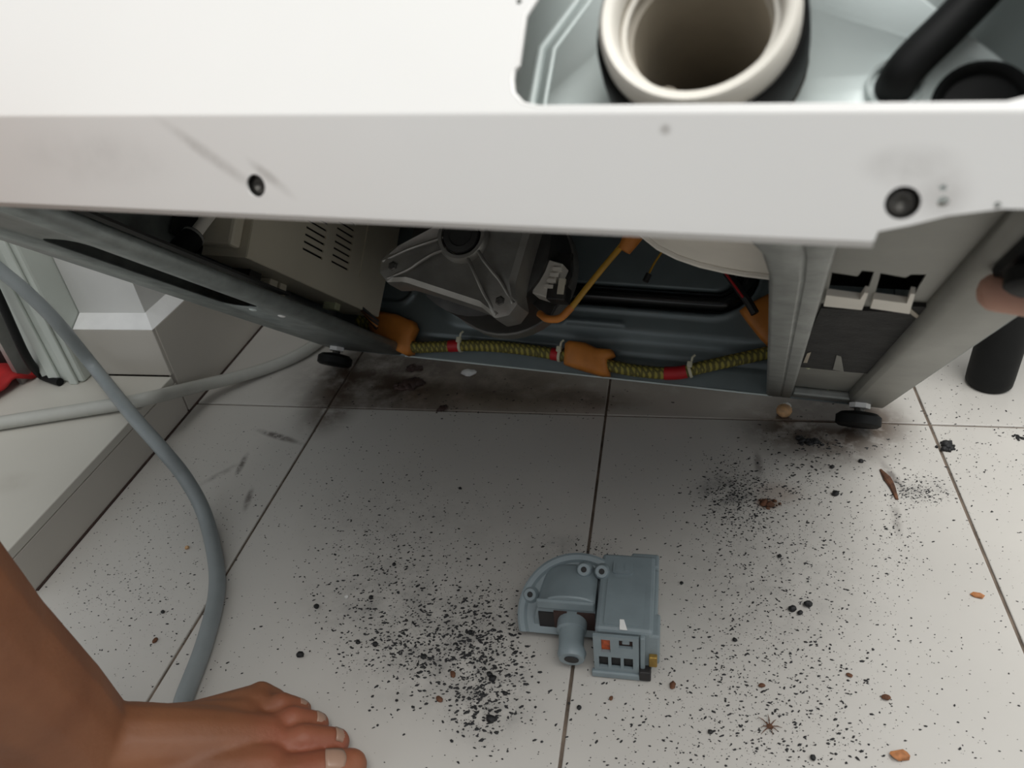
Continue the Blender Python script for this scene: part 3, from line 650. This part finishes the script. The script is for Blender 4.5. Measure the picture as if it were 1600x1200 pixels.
obj('latch', BX(.0275, .0325, ya_ - .0004, ya_ + .002, .0355, .0415), pumpm, mbk, bevel=.0006)
obj('base_lip', BX(.0065, .0430, ya_ - .0030, ya_ + .001, .0010, .0065), pumpm, mbk, bevel=.001)
obj('side_column', BX(.0440, .0500, -.020, .0200, .003, .0420), pumpm, mbk, bevel=.0015)
obj('rear_cap', BX(.0300, .0500, .0205, .0335, .004, .0440), pumpm, mbk, bevel=.0018)
cnb = obj('connector_housing', BX(.0435, .0520, -.0370, -.0180, .0125, .0420), pumpm, mbk, bevel=.0015)
obj('terminal', BX(.0450, .0505, -.0405, -.0365, .014, .024), brass, cnb, bevel=.0008)
obj('lower_clip', BX(.0385, .0465, -.0435, -.0360, .002, .011), pumpd, mbk, bevel=.001)
obj('front_strut', BX(.0392, .0425, -.0400, -.0360, .004, .0425), pumpm, mbk, bevel=.0008)
bm = bmesh.new(); sheet(bm, [rrect(.0180, .0320, .0105, .0215, .002), rrect(.0192, .0308, .0117, .0203, .0015)], lambda x, y: V((x, y, zt))); 
obj('moulded_frame', PR(rrect(.0180, .0320, .0105, .0215, .002), lambda x, y, t: V((x, y, t)), zt - .0005, zt + .0012), pumpm, mbk); bm.free()
obj('moulded_inset', BX(.0200, .0245, .0130, .0190, zt + .0010, zt + .0016), pumpm, mbk); obj('moulded_inset', BX(.0265, .0300, .0130, .0190, zt + .0010, zt + .0016), pumpm, mbk)
obj('top_panel', PR(rrect(.0150, .0410, -.0330, .0060, .002), lambda x, y, t: V((x, y, t)), zt - .0005, zt + .0007), pumpm, mbk)
q = L3((973, 976), zt + .0009); obj('paint_mark', PR([(q.x - .0022, q.y + .004), (q.x + .0006, q.y + .004), (q.x + .0032, q.y - .004), (q.x - .0018, q.y - .004)], lambda x, y, t: V((x, y, t)), zt + .0006, zt + .0011), whitep, mbk)

# ================================================================== HOSES
E = SX
g = [hz((287, 1110), .0068), hz((288, 1090), .0068), hz((318, 1010), .0068), hz((338, 930), .0068), hz((336, 870), .0075), hz((318, 800), .014), hz((290, 748), .034), hz((255, 704), .058), hz((205, 647), .0730), hz((150, 578), .0730), vy((90, 505), .562), vy((40, 455), .556), vy((0, 422), .552), vy((-60, 370), .545), vy((-160, 280), .53)]
tag(obj('inlet_hose', TB(catmull(g, 10), .0066, n=16), hosem, smooth=True), 'dark grey hose curving over the step edge down to the bare foot', 'hose')
g = [hz((-260, 700), .0575), hz((-60, 672), .0575), hz((0, 661), .0575), hz((120, 642), .0575), hz((200, 629), .0580), hz((238, 621), .0570), hz((275, 612), .040), hz((320, 601), .022), hz((370, 589), .012), hz((420, 574), .0072), hz((465, 555), .0072), hz((500, 532), .0072), hz((560, 480), .0072)]
tag(obj('power_cord', TB(catmull(g, 10), .0070, n=16), cordm, smooth=True), 'pale grey cord lying across the step and running behind the machine', 'cord')
# black cable and red cloth by the door
q0, q1, q2, q3 = vy((-40, 385), SY1 - .028), vy((0, 468), SY1 - .028), vy((40, 555), SY1 - .027), hz((62, 584), SZ + .006)
tag(obj('black_rod', TB(catmull([q0, q1, q2, q3, hz((78, 592), SZ + .0045), hz((94, 597), SZ + .0045)], 8), .0044, n=12), black, smooth=True), 'thin black bent rod standing on the step by the door frame', 'rod')
bm = bmesh.new()
cpos = hz((-14, 600), SZ); n = 18; gr = []
for j in range(n):
    row = []
    for i in range(n):
        x, y = (i / (n - 1) - .5) * .085, (j / (n - 1) - .5) * .06
        z = .006 + .020 * max(0, 1 - (x / .05) ** 2 - (y / .036) ** 2) + .004 * math.sin(x * 160 + 2 * math.sin(y * 90)) * math.cos(y * 120)
        row.append(bm.verts.new((cpos.x + x * (1 + .15 * math.sin(y * 70)), cpos.y - .012 + y, SZ + max(.002, z))))
    gr.append(row)
for j in range(n - 1):
    for i in range(n - 1): bm.faces.new((gr[j][i], gr[j][i + 1], gr[j + 1][i + 1], gr[j + 1][i]))
tag(obj('red_cloth', bm, redc, smooth=True, solid=.003), 'crumpled red cloth on the step in front of the dark doorway', 'cloth')

# ================================================================== STOOL LEG
sl = hz((1550, 610), 0); ltop = hz((1585, 500), 0)
tl = tag(empty('stool', (sl.x, sl.y + .012, 0)), 'black stool leg of round tube standing on the tiles behind the rail', 'stool')
obj('leg', LA((0, 0, 0), (0.0, 0, 1), [(0, .018), (.003, .0205), (.01, .0208), (.30, .0208)], 28), black, tl, smooth=True)
obj('leg', LA((.30, .02, 0), (0.0, 0, 1), [(0, .018), (.003, .0205), (.01, .0208), (.30, .0208)], 28), black, tl, smooth=True)
obj('leg', LA((.02, .30, 0), (0.0, 0, 1), [(0, .018), (.003, .0205), (.01, .0208), (.30, .0208)], 28), black, tl, smooth=True)
obj('leg', LA((.32, .30, 0), (0.0, 0, 1), [(0, .018), (.003, .0205), (.01, .0208), (.30, .0208)], 28), black, tl, smooth=True)
obj('seat', PR(rrect(-.03, .36, -.03, .34, .05), lambda x, y, t: V((x, y, t)), .30, .33), black, tl, bevel=.006)

# ================================================================== PERSON (squatting photographer: bare left foot, hand on the rail)
def cap(bm, a, b, ra, rb, n=14, m=5):
    """capsule with two radii, closed, for the voxel union"""
    a, b = Vector(a), Vector(b); t = (b - a).normalized(); pts, rs = [], []
    for k in range(m): an = math.pi / 2 * (1 - k / m); pts.append(a - t * ra * math.sin(an)); rs.append(max(ra * math.cos(an), ra * .02))
    pts.append(a); rs.append(ra); pts.append(b); rs.append(rb)
    for k in range(1, m + 1): an = math.pi / 2 * k / m; pts.append(b + t * rb * math.sin(an)); rs.append(max(rb * math.cos(an), rb * .02))
    tube(bm, pts, rs, n)
def chain(bm, pts, rs):
    for i in range(len(pts) - 1): cap(bm, pts[i], pts[i + 1], rs[i], rs[i + 1])
pe = tag(empty('person', (-.36, .18, 0)), 'squatting person with bare brown foot and shin, fingers under the machine rail', 'person')
PO = V((-.36, .18, 0))
bm = bmesh.new()
ang = math.radians(23); fd = V((math.cos(ang), math.sin(ang), 0)); fl_ = V((-math.sin(ang), math.cos(ang), 0))   # foot direction, lateral side
HE = V((-.399, .165, 0))
def fp3(f, l, z): return HE + fd * f + fl_ * l + V((0, 0, z))
# heel, arch, ball, dorsum
chain(bm, [fp3(.018, -.002, .030), fp3(.05, .006, .030)], [.028, .027])
chain(bm, [fp3(.05, .016, .022), fp3(.11, .026, .020), fp3(.155, .032, .018)], [.022, .019, .0165])
chain(bm, [fp3(.05, -.006, .034), fp3(.11, -.012, .032), fp3(.165, -.018, .021)], [.025, .022, .0195])
chain(bm, [fp3(.05, .002, .062), fp3(.09, .004, .052), fp3(.135, .004, .034), fp3(.165, .004, .022)], [.030, .026, .022, .017])
chain(bm, [fp3(.09, .014, .040), fp3(.15, .020, .024)], [.022, .016])
# ankle and shank
chain(bm, [fp3(.066, .003, .066), fp3(.064, .002, .110), fp3(.056, -.005, .17), fp3(.052, -.016, .25), fp3(.066, -.022, .33), fp3(.080, -.03, .44)], [.034, .035, .041, .049, .054, .056])
chain(bm, [fp3(.004, -.002, .045), fp3(.012, -.004, .12)], [.014, .014])
chain(bm, [fp3(.044, .024, .070), fp3(.046, .020, .08)], [.0125, .011]); chain(bm, [fp3(.050, -.030, .08), fp3(.05, -.026, .09)], [.0125, .011])
# toes: big toe on the near (medial) side
chain(bm, [fp3(.160, -.022, .020), fp3(.188, -.026, .022), fp3(.209, -.024, .0150), fp3(.217, -.022, .0135)], [.0165, .0135, .0135, .0105])
toes = [((.165, -.003), (.190, -.0015), (.208, -.0015), .0096), ((.163, .012), (.183, .0145), (.196, .0150), .0086), ((.158, .025), (.175, .028), (.185, .0285), .0081), ((.148, .037), (.161, .0410), (.168, .0415), .0080)]
for (p0, p1, p2, r) in toes: chain(bm, [fp3(*p0, .020), fp3(*p1, .0225), fp3(*p2, .0105)], [r * 1.12, r * .98, r * .93])
# thigh, pelvis, torso, neck, head, other leg
KN = fp3(.080, -.03, .44); HIPL, HIPR, PELV = V((-.12, -.30, .22)), V((.10, -.32, .22)), V((-.01, -.34, .24))
chain(bm, [KN, KN.lerp(HIPL, .5), HIPL], [.060, .074, .085])
chain(bm, [HIPL, PELV, HIPR], [.09, .11, .09])
KR = V((.17, -.06, .070)); chain(bm, [HIPR, HIPR.lerp(KR, .5), KR], [.085, .074, .060])
AR = V((.17, -.46, .045)); chain(bm, [KR, KR.lerp(AR, .3) + V((0, 0, .01)), AR], [.056, .054, .034])
chain(bm, [AR, AR + V((0, -.05, -.005)), AR + V((0, -.06, -.03)), AR + V((.0, .03, -.033))], [.034, .028, .014, .012])
chain(bm, [PELV, V((-.01, -.37, .42)), V((0, -.35, .60)), V((0, -.33, .67))], [.115, .105, .12, .07])
SHR, SHL = V((.155, -.33, .64)), V((-.155, -.33, .64))
chain(bm, [SHL, SHR], [.052, .052]); chain(bm, [V((0, -.33, .66)), V((0, -.30, .76))], [.05, .048])
chain(bm, [V((0, -.30, .80)), V((0, -.285, .86))], [.078, .088]); chain(bm, [V((0, -.235, .785)), V((0, -.225, .79))], [.035, .03])
cap(bm, (0, -.195, .835), (0, -.19, .815), .008, .012); cap(bm, (-.082, -.29, .835), (-.082, -.285, .81), .012, .010); cap(bm, (.082, -.29, .835), (.082, -.285, .81), .012, .010)
# right arm to the rail
def mwp(x, y, z): return PL + MX * x + MD * y + MU * z
WRI = mwp(.705, -.500, -.045); ELB = V((.40, -.12, .37))
chain(bm, [SHR, SHR.lerp(ELB, .5), ELB], [.05, .044, .038]); chain(bm, [ELB, ELB.lerp(WRI, .4), WRI], [.040, .038, .026])
knk = [mwp(.648, -.520 + .020 * k, -.024) for k in range(4)]
for k in range(4): chain(bm, [WRI.lerp(knk[k], .15), knk[k]], [.018, .0115])
for k, (x1, x2) in enumerate(((.612, .588), (.606, .5695), (.614, .592), (.622, .604))):
    yy = [-.505, -.4770, -.4570, -.438][k]
    chain(bm, [knk[k], mwp(x1, yy, -.0115), mwp(x2, yy + .002, -.0085)], [.0102, .0088, .0074])
chain(bm, [WRI.lerp(knk[0], .3), mwp(.655, -.545, -.03), mwp(.625, -.555, -.012)], [.015, .011, .0085])
# left arm holding the phone hand up near the lens is out of view: bent beside the chest
ELL, WRL = V((-.27, -.22, .46)), V((-.17, -.10, .52)); chain(bm, [SHL, ELL], [.05, .038]); chain(bm, [ELL, WRL], [.038, .026])
for k in range(4): chain(bm, [WRL, WRL + V((.035, .03, .03 - .018 * k)), WRL + V((.07, .035, .03 - .018 * k))], [.016, .011, .008])
chain(bm, [WRL, WRL + V((.03, .0, .05))], [.013, .009])
for v in bm.verts: v.co -= PO; v.co.z = max(v.co.z, .0008)
bmesh.ops.dissolve_degenerate(bm, edges=bm.edges, dist=1e-6)
tt = fp3(.20, .0, 0) - PO
stain(skin, [([(tt.x, tt.y, .06, .06, 0, .6)], (.36, .085, .055), 40, .1, .7), ([(.477, .105, .12, .12, 0, .85)], (.50, .29, .22), 40, 0, .4)], world=False)
body = obj('body', bm, skin, pe, smooth='all')
rm = body.modifiers.new('union', 'REMESH'); rm.mode = 'VOXEL'; rm.voxel_size = .0022; rm.use_smooth_shade = True
ss = body.modifiers.new('soft', 'SMOOTH'); ss.factor = .5; ss.iterations = 3
# nails
def nail(c, d, up, w, l, name='toenail'):
    c = c - PO; d = d.normalized(); up = (up - d * up.dot(d)).normalized(); s = d.cross(up); b = bmesh.new(); rows = []
    for i in range(6):
        t = i / 5 - .5; row = []
        for j in range(7):
            u = j / 6 - .5; row.append(b.verts.new(c + d * t * l * (1 - .3 * (2 * u) ** 2 * (1 if t > 0 else .3)) + s * u * w + up * (-(u * 2) ** 2 * w * .16 - max(0, t) * l * .18)))
        rows.append(row)
    for p_, q_ in zip(rows, rows[1:]):
        for j in range(6): b.faces.new((p_[j], p_[j + 1], q_[j + 1], q_[j]))
    obj(name, b, nailm, pe, smooth='all', solid=.0007)
nail(fp3(.2115, -.0235, .0290), fd + V((0, 0, -.40)), V((0, 0, 1)), .0135, .013)
for (p0, p1, p2, r) in toes: nail(fp3(p2[0] + r * .55, p2[1], .0105 + r * .72), fd + V((0, 0, -1.2)), V((0, 0, 1)) + fd * .9, r * 1.0, r * .85)
# clothing
bm = bmesh.new(); chain(bm, [PELV + V((0, 0, .08)), V((-.01, -.37, .42)), V((0, -.35, .60)), V((0, -.335, .655))], [.125, .118, .13, .085]); chain(bm, [SHL, SHR], [.062, .062]); chain(bm, [SHR, SHR.lerp(ELB, .5)], [.062, .058]); chain(bm, [SHL, SHL.lerp(ELL, .5)], [.062, .058])
for v in bm.verts: v.co -= PO
sh = obj('shirt', bm, shirtm, pe, smooth='all'); r_ = sh.modifiers.new('union', 'REMESH'); r_.mode = 'VOXEL'; r_.voxel_size = .006; r_.use_smooth_shade = True
bm = bmesh.new(); chain(bm, [HIPL, PELV, HIPR], [.10, .125, .10]); chain(bm, [HIPL, HIPL.lerp(KN, .62)], [.097, .085]); chain(bm, [HIPR, HIPR.lerp(KR, .62)], [.097, .085])
for v in bm.verts: v.co -= PO
sh = obj('shorts', bm, shirtm, pe, smooth='all'); r_ = sh.modifiers.new('union', 'REMESH'); r_.mode = 'VOXEL'; r_.voxel_size = .006; r_.use_smooth_shade = True
bm = bmesh.new(); chain(bm, [V((0, -.315, .82)), V((0, -.305, .875))], [.088, .088])
for v in bm.verts: v.co -= PO
obj('hair', bm, black, pe, smooth='all')

# ================================================================== GRIT AND CRUMBS
random.seed(21)
bm = bmesh.new()
FEET = [PL + MX * .022 - MU * .02, PL + MX * .573 - MU * .02]
def speck(px, r, elong=1.0, ang=None, flat=.5):
    p = hz(px, 0)
    if p.x < SX + .004 and p.y > SY0 - .005: return
    if any((p - f_).length < .03 for f_ in FEET): return
    a = random.uniform(0, 6.28) if ang is None else ang
    c, s = math.cos(a), math.sin(a); e = r * elong
    P = []
    for k in range(5):
        t = 2 * math.pi * k / 5 + random.uniform(-.3, .3); q = (math.cos(t) * e * random.uniform(.7, 1.1), math.sin(t) * r * random.uniform(.7, 1.1))
        P.append(bm.verts.new((p.x + q[0] * c - q[1] * s, p.y + q[0] * s + q[1] * c, .0002)))
    top = bm.verts.new((p.x, p.y, .0002 + r * flat))
    for k in range(5): bm.faces.new((P[k], P[(k + 1) % 5], top))
SZc = lambda lo, hi, pw: lo + (hi - lo) * random.random() ** pw
clusters = [  # centre, sigma x, sigma y, count, biggest radius
    (690, 1000, 60, 55, 520, .0016), (620, 950, 70, 60, 330, .0013), (760, 1060, 35, 45, 330, .0017), (760, 980, 35, 40, 240, .0014), (590, 860, 60, 60, 240, .0011), (640, 1010, 60, 25, 260, .0013),
    (640, 790, 120, 80, 300, .0008), (800, 890, 80, 60, 260, .0008), (560, 780, 90, 70, 140, .0009), (745, 1110, 25, 30, 110, .0016),
    (1150, 772, 32, 30, 520, .0012), (1270, 725, 50, 40, 260, .0014), (1180, 830, 60, 45, 280, .0011), (1260, 830, 70, 70, 240, .0010), (1170, 960, 70, 80, 330, .0010), (1250, 960, 80, 90, 240, .0010), (1130, 1080, 80, 70, 240, .0012), (1260, 1090, 90, 70, 200, .0012), (1400, 820, 20, 50, 90, .0010), (1435, 768, 26, 13, 220, .0011), (1390, 880, 30, 30, 40, .0009),
    (1500, 680, 60, 45, 140, .0011), (1560, 740, 50, 60, 70, .0009), (1440, 600, 50, 30, 60, .0009), (1330, 690, 30, 10, 80, .0014), (1420, 960, 120, 100, 90, .0009), (1080, 1150, 120, 40, 110, .0010), (1250, 1160, 120, 30, 110, .0012),
    (240, 860, 90, 70, 260, .0008), (180, 930, 60, 40, 150, .0008), (290, 780, 60, 50, 120, .0007), (330, 690, 70, 30, 60, .0006), (430, 740, 60, 50, 40, .0007), (270, 1000, 90, 50, 60, .0011),
    (930, 855, 40, 10, 60, .0010), (720, 625, 130, 18, 120, .0013), (880, 640, 60, 15, 60, .0009), (1000, 1060, 60, 60, 60, .0010), (860, 1120, 60, 40, 40, .0013), (470, 990, 40, 30, 20, .0013), (1050, 760, 120, 60, 60, .0007), (800, 720, 150, 60, 60, .0006)]
for (cx, cy, sx_, sy_, n_, rmax) in clusters:
    for _ in range(int(n_ * 2.4)):
        px = (random.gauss(cx, sx_), random.gauss(cy, sy_))
        if px[1] > 1230 or px[1] < 560: continue
        speck(px, SZc(.00016, rmax * .85, 3.4), random.uniform(1, 2.2), math.radians(random.gauss(12, 30)))
for _ in range(1500): speck((random.uniform(100, 1620), random.uniform(640, 1220)), SZc(.0002, .0006, 2), random.uniform(1, 2), math.radians(random.gauss(12, 30)))
tag(obj('black_grit', bm, grit_m), 'fine black grit scattered over the white tiles', 'grit', kind='stuff')

def crumb(px, r, m, label, name='crumb', cat='crumb', sc=(1, 1, .6), rot=0, group=None, sub=2, jit=.12, pr=None):
    p = hz(px, 0); b = bmesh.new(); ico(b, (0, 0, r * sc[2] * .86), r, sub, sc, None, jit)
    for v in b.verts: v.co.z = max(v.co.z, .0002)
    o = obj(name, b, m, None, smooth=True); o.location = (p.x, p.y, 0); o.rotation_euler.z = math.radians(rot)
    return tag(o, label, cat, group)
def heap(px, R, n, m, label, sc=(1, .7, .4), rot=0, name='dirt_lump', frac=.42):
    p = hz(px, 0); b = bmesh.new(); random.seed(int(px[0]))
    for k in range(n):
        t, q = random.uniform(0, 6.28), random.random() ** .7; r = R * frac * random.uniform(.35, 1) * (1.1 - .6 * q)
        ico(b, (math.cos(t) * q * R * sc[0], math.sin(t) * q * R * sc[1], r * sc[2] * .9), r, 1, (1, 1, sc[2] * 1.6), None, .18)
    for v in b.verts: v.co.z = max(v.co.z, .0002)
    o = obj(name, b, m, None, smooth='all'); o.location = (p.x, p.y, 0); o.rotation_euler.z = math.radians(rot)
    return tag(o, label, 'dirt')
G = 'round black crumbs on the tiles'
for px, r in (((767, 1125), .0032), ((470, 1025), .0030), ((1262, 946), .0032), ((1238, 953), .0030), ((1250, 959), .0022), ((1305, 773), .0030), ((1300, 731), .0022), ((1345, 722), .0022), ((495, 949), .0024), ((1148, 1001), .0018), ((719, 764), .0016), ((1110, 1145), .0018), ((580, 935), .0020), ((560, 1005), .0018), ((587, 1008), .0024), ((770, 1062), .0028), ((735, 990), .0020), ((765, 1055), .0022), ((662, 1028), .0022), ((1218, 870), .0018), ((1065, 912), .0015), ((790, 1085), .0018), ((1270, 1185), .0020), ((616, 883), .0018), ((255, 957), .0017), ((905, 1107), .0018)):
    where = 'in the thick grit between the foot and the pump' if px[0] < 820 and px[1] > 970 else 'near the upper edge of the grit beside the grey hose' if px[0] < 820 else 'on the gritty tile under the machine corner' if px[1] < 800 else 'on the speckled tile beside the pump connector'
    one = {(767, 1125): 'largest round black crumb at the toe-side tip of the thick grit', (470, 1025): 'lone round black crumb on clean tile just beyond the little toe', (495, 949): 'round black crumb beside a tiny white crumb', (719, 764): 'lone tiny black crumb on the dim tile below the wiring harness', (1305, 773): 'oblong black crumb between the rusty lump and the brown strand', (255, 957): 'tiny black crumb on the tile between the step and the grey hose', (905, 1107): 'tiny black crumb just past the pump spigot on the tile joint'}.get(px)
    if px in ((1262, 946), (1238, 953), (1250, 959)): one = 'round black crumb in a huddle of three on the tile'
    crumb(px, r, crumb_b, one or 'small round black crumb ' + where, 'black_crumb', 'crumb', (1, .85, .7), random.uniform(0, 180), G)
G2 = 'small reddish brown crumbs on the tiles'
for px, r in (((1051, 1072), .0026), ((1190, 1072), .0019), ((1384, 1091), .0024), ((687, 1094), .0024), ((243, 1002), .0022), ((955, 1092), .0016), ((1327, 1056), .0018), ((708, 1055), .0024)):
    crumb(px, r, crumb_r, 'small reddish brown crumb ' + ('on the tile between the hose and the pump' if px[0] < 900 else 'on the tile in front of the pump windows'), 'brown_crumb', 'crumb', (1.2, .8, .6), random.uniform(0, 180), G2)
heap((1477, 698), 0.0085, 26, crumb_b, 'large black lump of dirt at a tile joint beside the machine', (1.0, 0.75, 0.55), 10, 'dirt_lump', 0.55)
heap((1200, 788), 0.0085, 26, crumb_r, 'soft rusty brown lump beside the dark dust patch', (1.2, 0.7, 0.35), 0, 'dirt_lump', 0.42)
crumb((1405, 1182), .0050, crumb_o, 'orange brown rusty chip lying alone near the bare tile', 'rust_chip', 'chip', (1.35, .75, .45), 5, sub=1, jit=.15)
crumb((1527, 932), .0038, crumb_o, 'small tan chip beside the right-hand tile joint', 'rust_chip', 'chip', (1.3, .6, .4), -15, sub=1, jit=.15)
crumb((1224, 649), .0075, crumb_y, 'round tan nut-like pebble under the machine edge', 'pebble', 'pebble', (1, 1, .9), 0, jit=.04)
crumb((1229, 637), .0036, crumb_w, 'tiny pale bit beside the tan pebble', 'pebble', 'pebble', (1.2, .9, .8), 0)
crumb((733, 585), .0062, crumb_w, 'small white scrap on the brown grime under the machine', 'scrap', 'scrap', (1.4, .8, .5), 0)
crumb((542, 934), .0016, crumb_w, 'tiny white crumb among black crumbs', 'crumb', 'crumb', (1, 1, .8), 0)
crumb((293, 857), .0020, crumb_y, 'tiny yellow-brown crumb on clean tile by the hose', 'crumb', 'crumb', (1, .9, .7), 0)
heap((640, 602), 0.016, 26, maroon, 'dark brown clot on the grime by the left rear foot', (1.0, 0.55, 0.20), 10, 'dirt_clot', 0.75)
heap((648, 575), 0.01, 20, maroon, 'dark brown clot right under the machine edge', (1.1, 0.6, 0.20), 15, 'dirt_clot', 0.75)
heap((690, 640), 0.0075, 16, maroon, 'dark brown clot on the long tile joint', (0.5, 1.2, 0.25), -20, 'dirt_clot', 0.6)
heap((1262, 690), 0.011, 30, crumb_b, 'black dirt heap in front of the right rear foot', (1.3, 0.6, 0.3), -10, 'dirt_lump', 0.42)
heap((1592, 684), 0.006, 14, crumb_b, 'black dirt smudge on the rightmost tile', (1, 0.8, 0.3), 0, 'dirt_lump', 0.42)
crumb((620, 1095), .0012, crumb_b, 'tiny black crumb close to the big toe', 'crumb', 'crumb', (1, .8, .6), 0)
# brown streak and squashed insect-like tuft
p0, p1, p2 = hz((1376, 733), .0012), hz((1392, 755), .0018), hz((1402, 780), .0010)
bm = TB(catmull([p0, p1, p2], 6), [.0010, .0034, .0022, .0012], n=8); 
for v in bm.verts: v.co.z = max(.0002, v.co.z * .7)
tag(obj('brown_strand', bm, crumb_r, smooth=True), 'thin brown strand of dirt lying on the tile', 'dirt')
c = hz((1203, 1135), .001); bm = bmesh.new(); ico(bm, c, .0022, 1, (1, 1, .5), None, .15)
for k in range(8):
    a = k * .8 + random.uniform(-.2, .2); L = random.uniform(.004, .010); tube(bm, [c, c + V((math.cos(a) * L * .6, math.sin(a) * L * .6, .0008)), c + V((math.cos(a) * L, math.sin(a) * L, -.0004))], [.0004, .0003, .0001], n=5)
tag(obj('hair_tuft', bm, crumb_r, smooth=True), 'small spiky tuft of brown fibres on the tile', 'fibre')
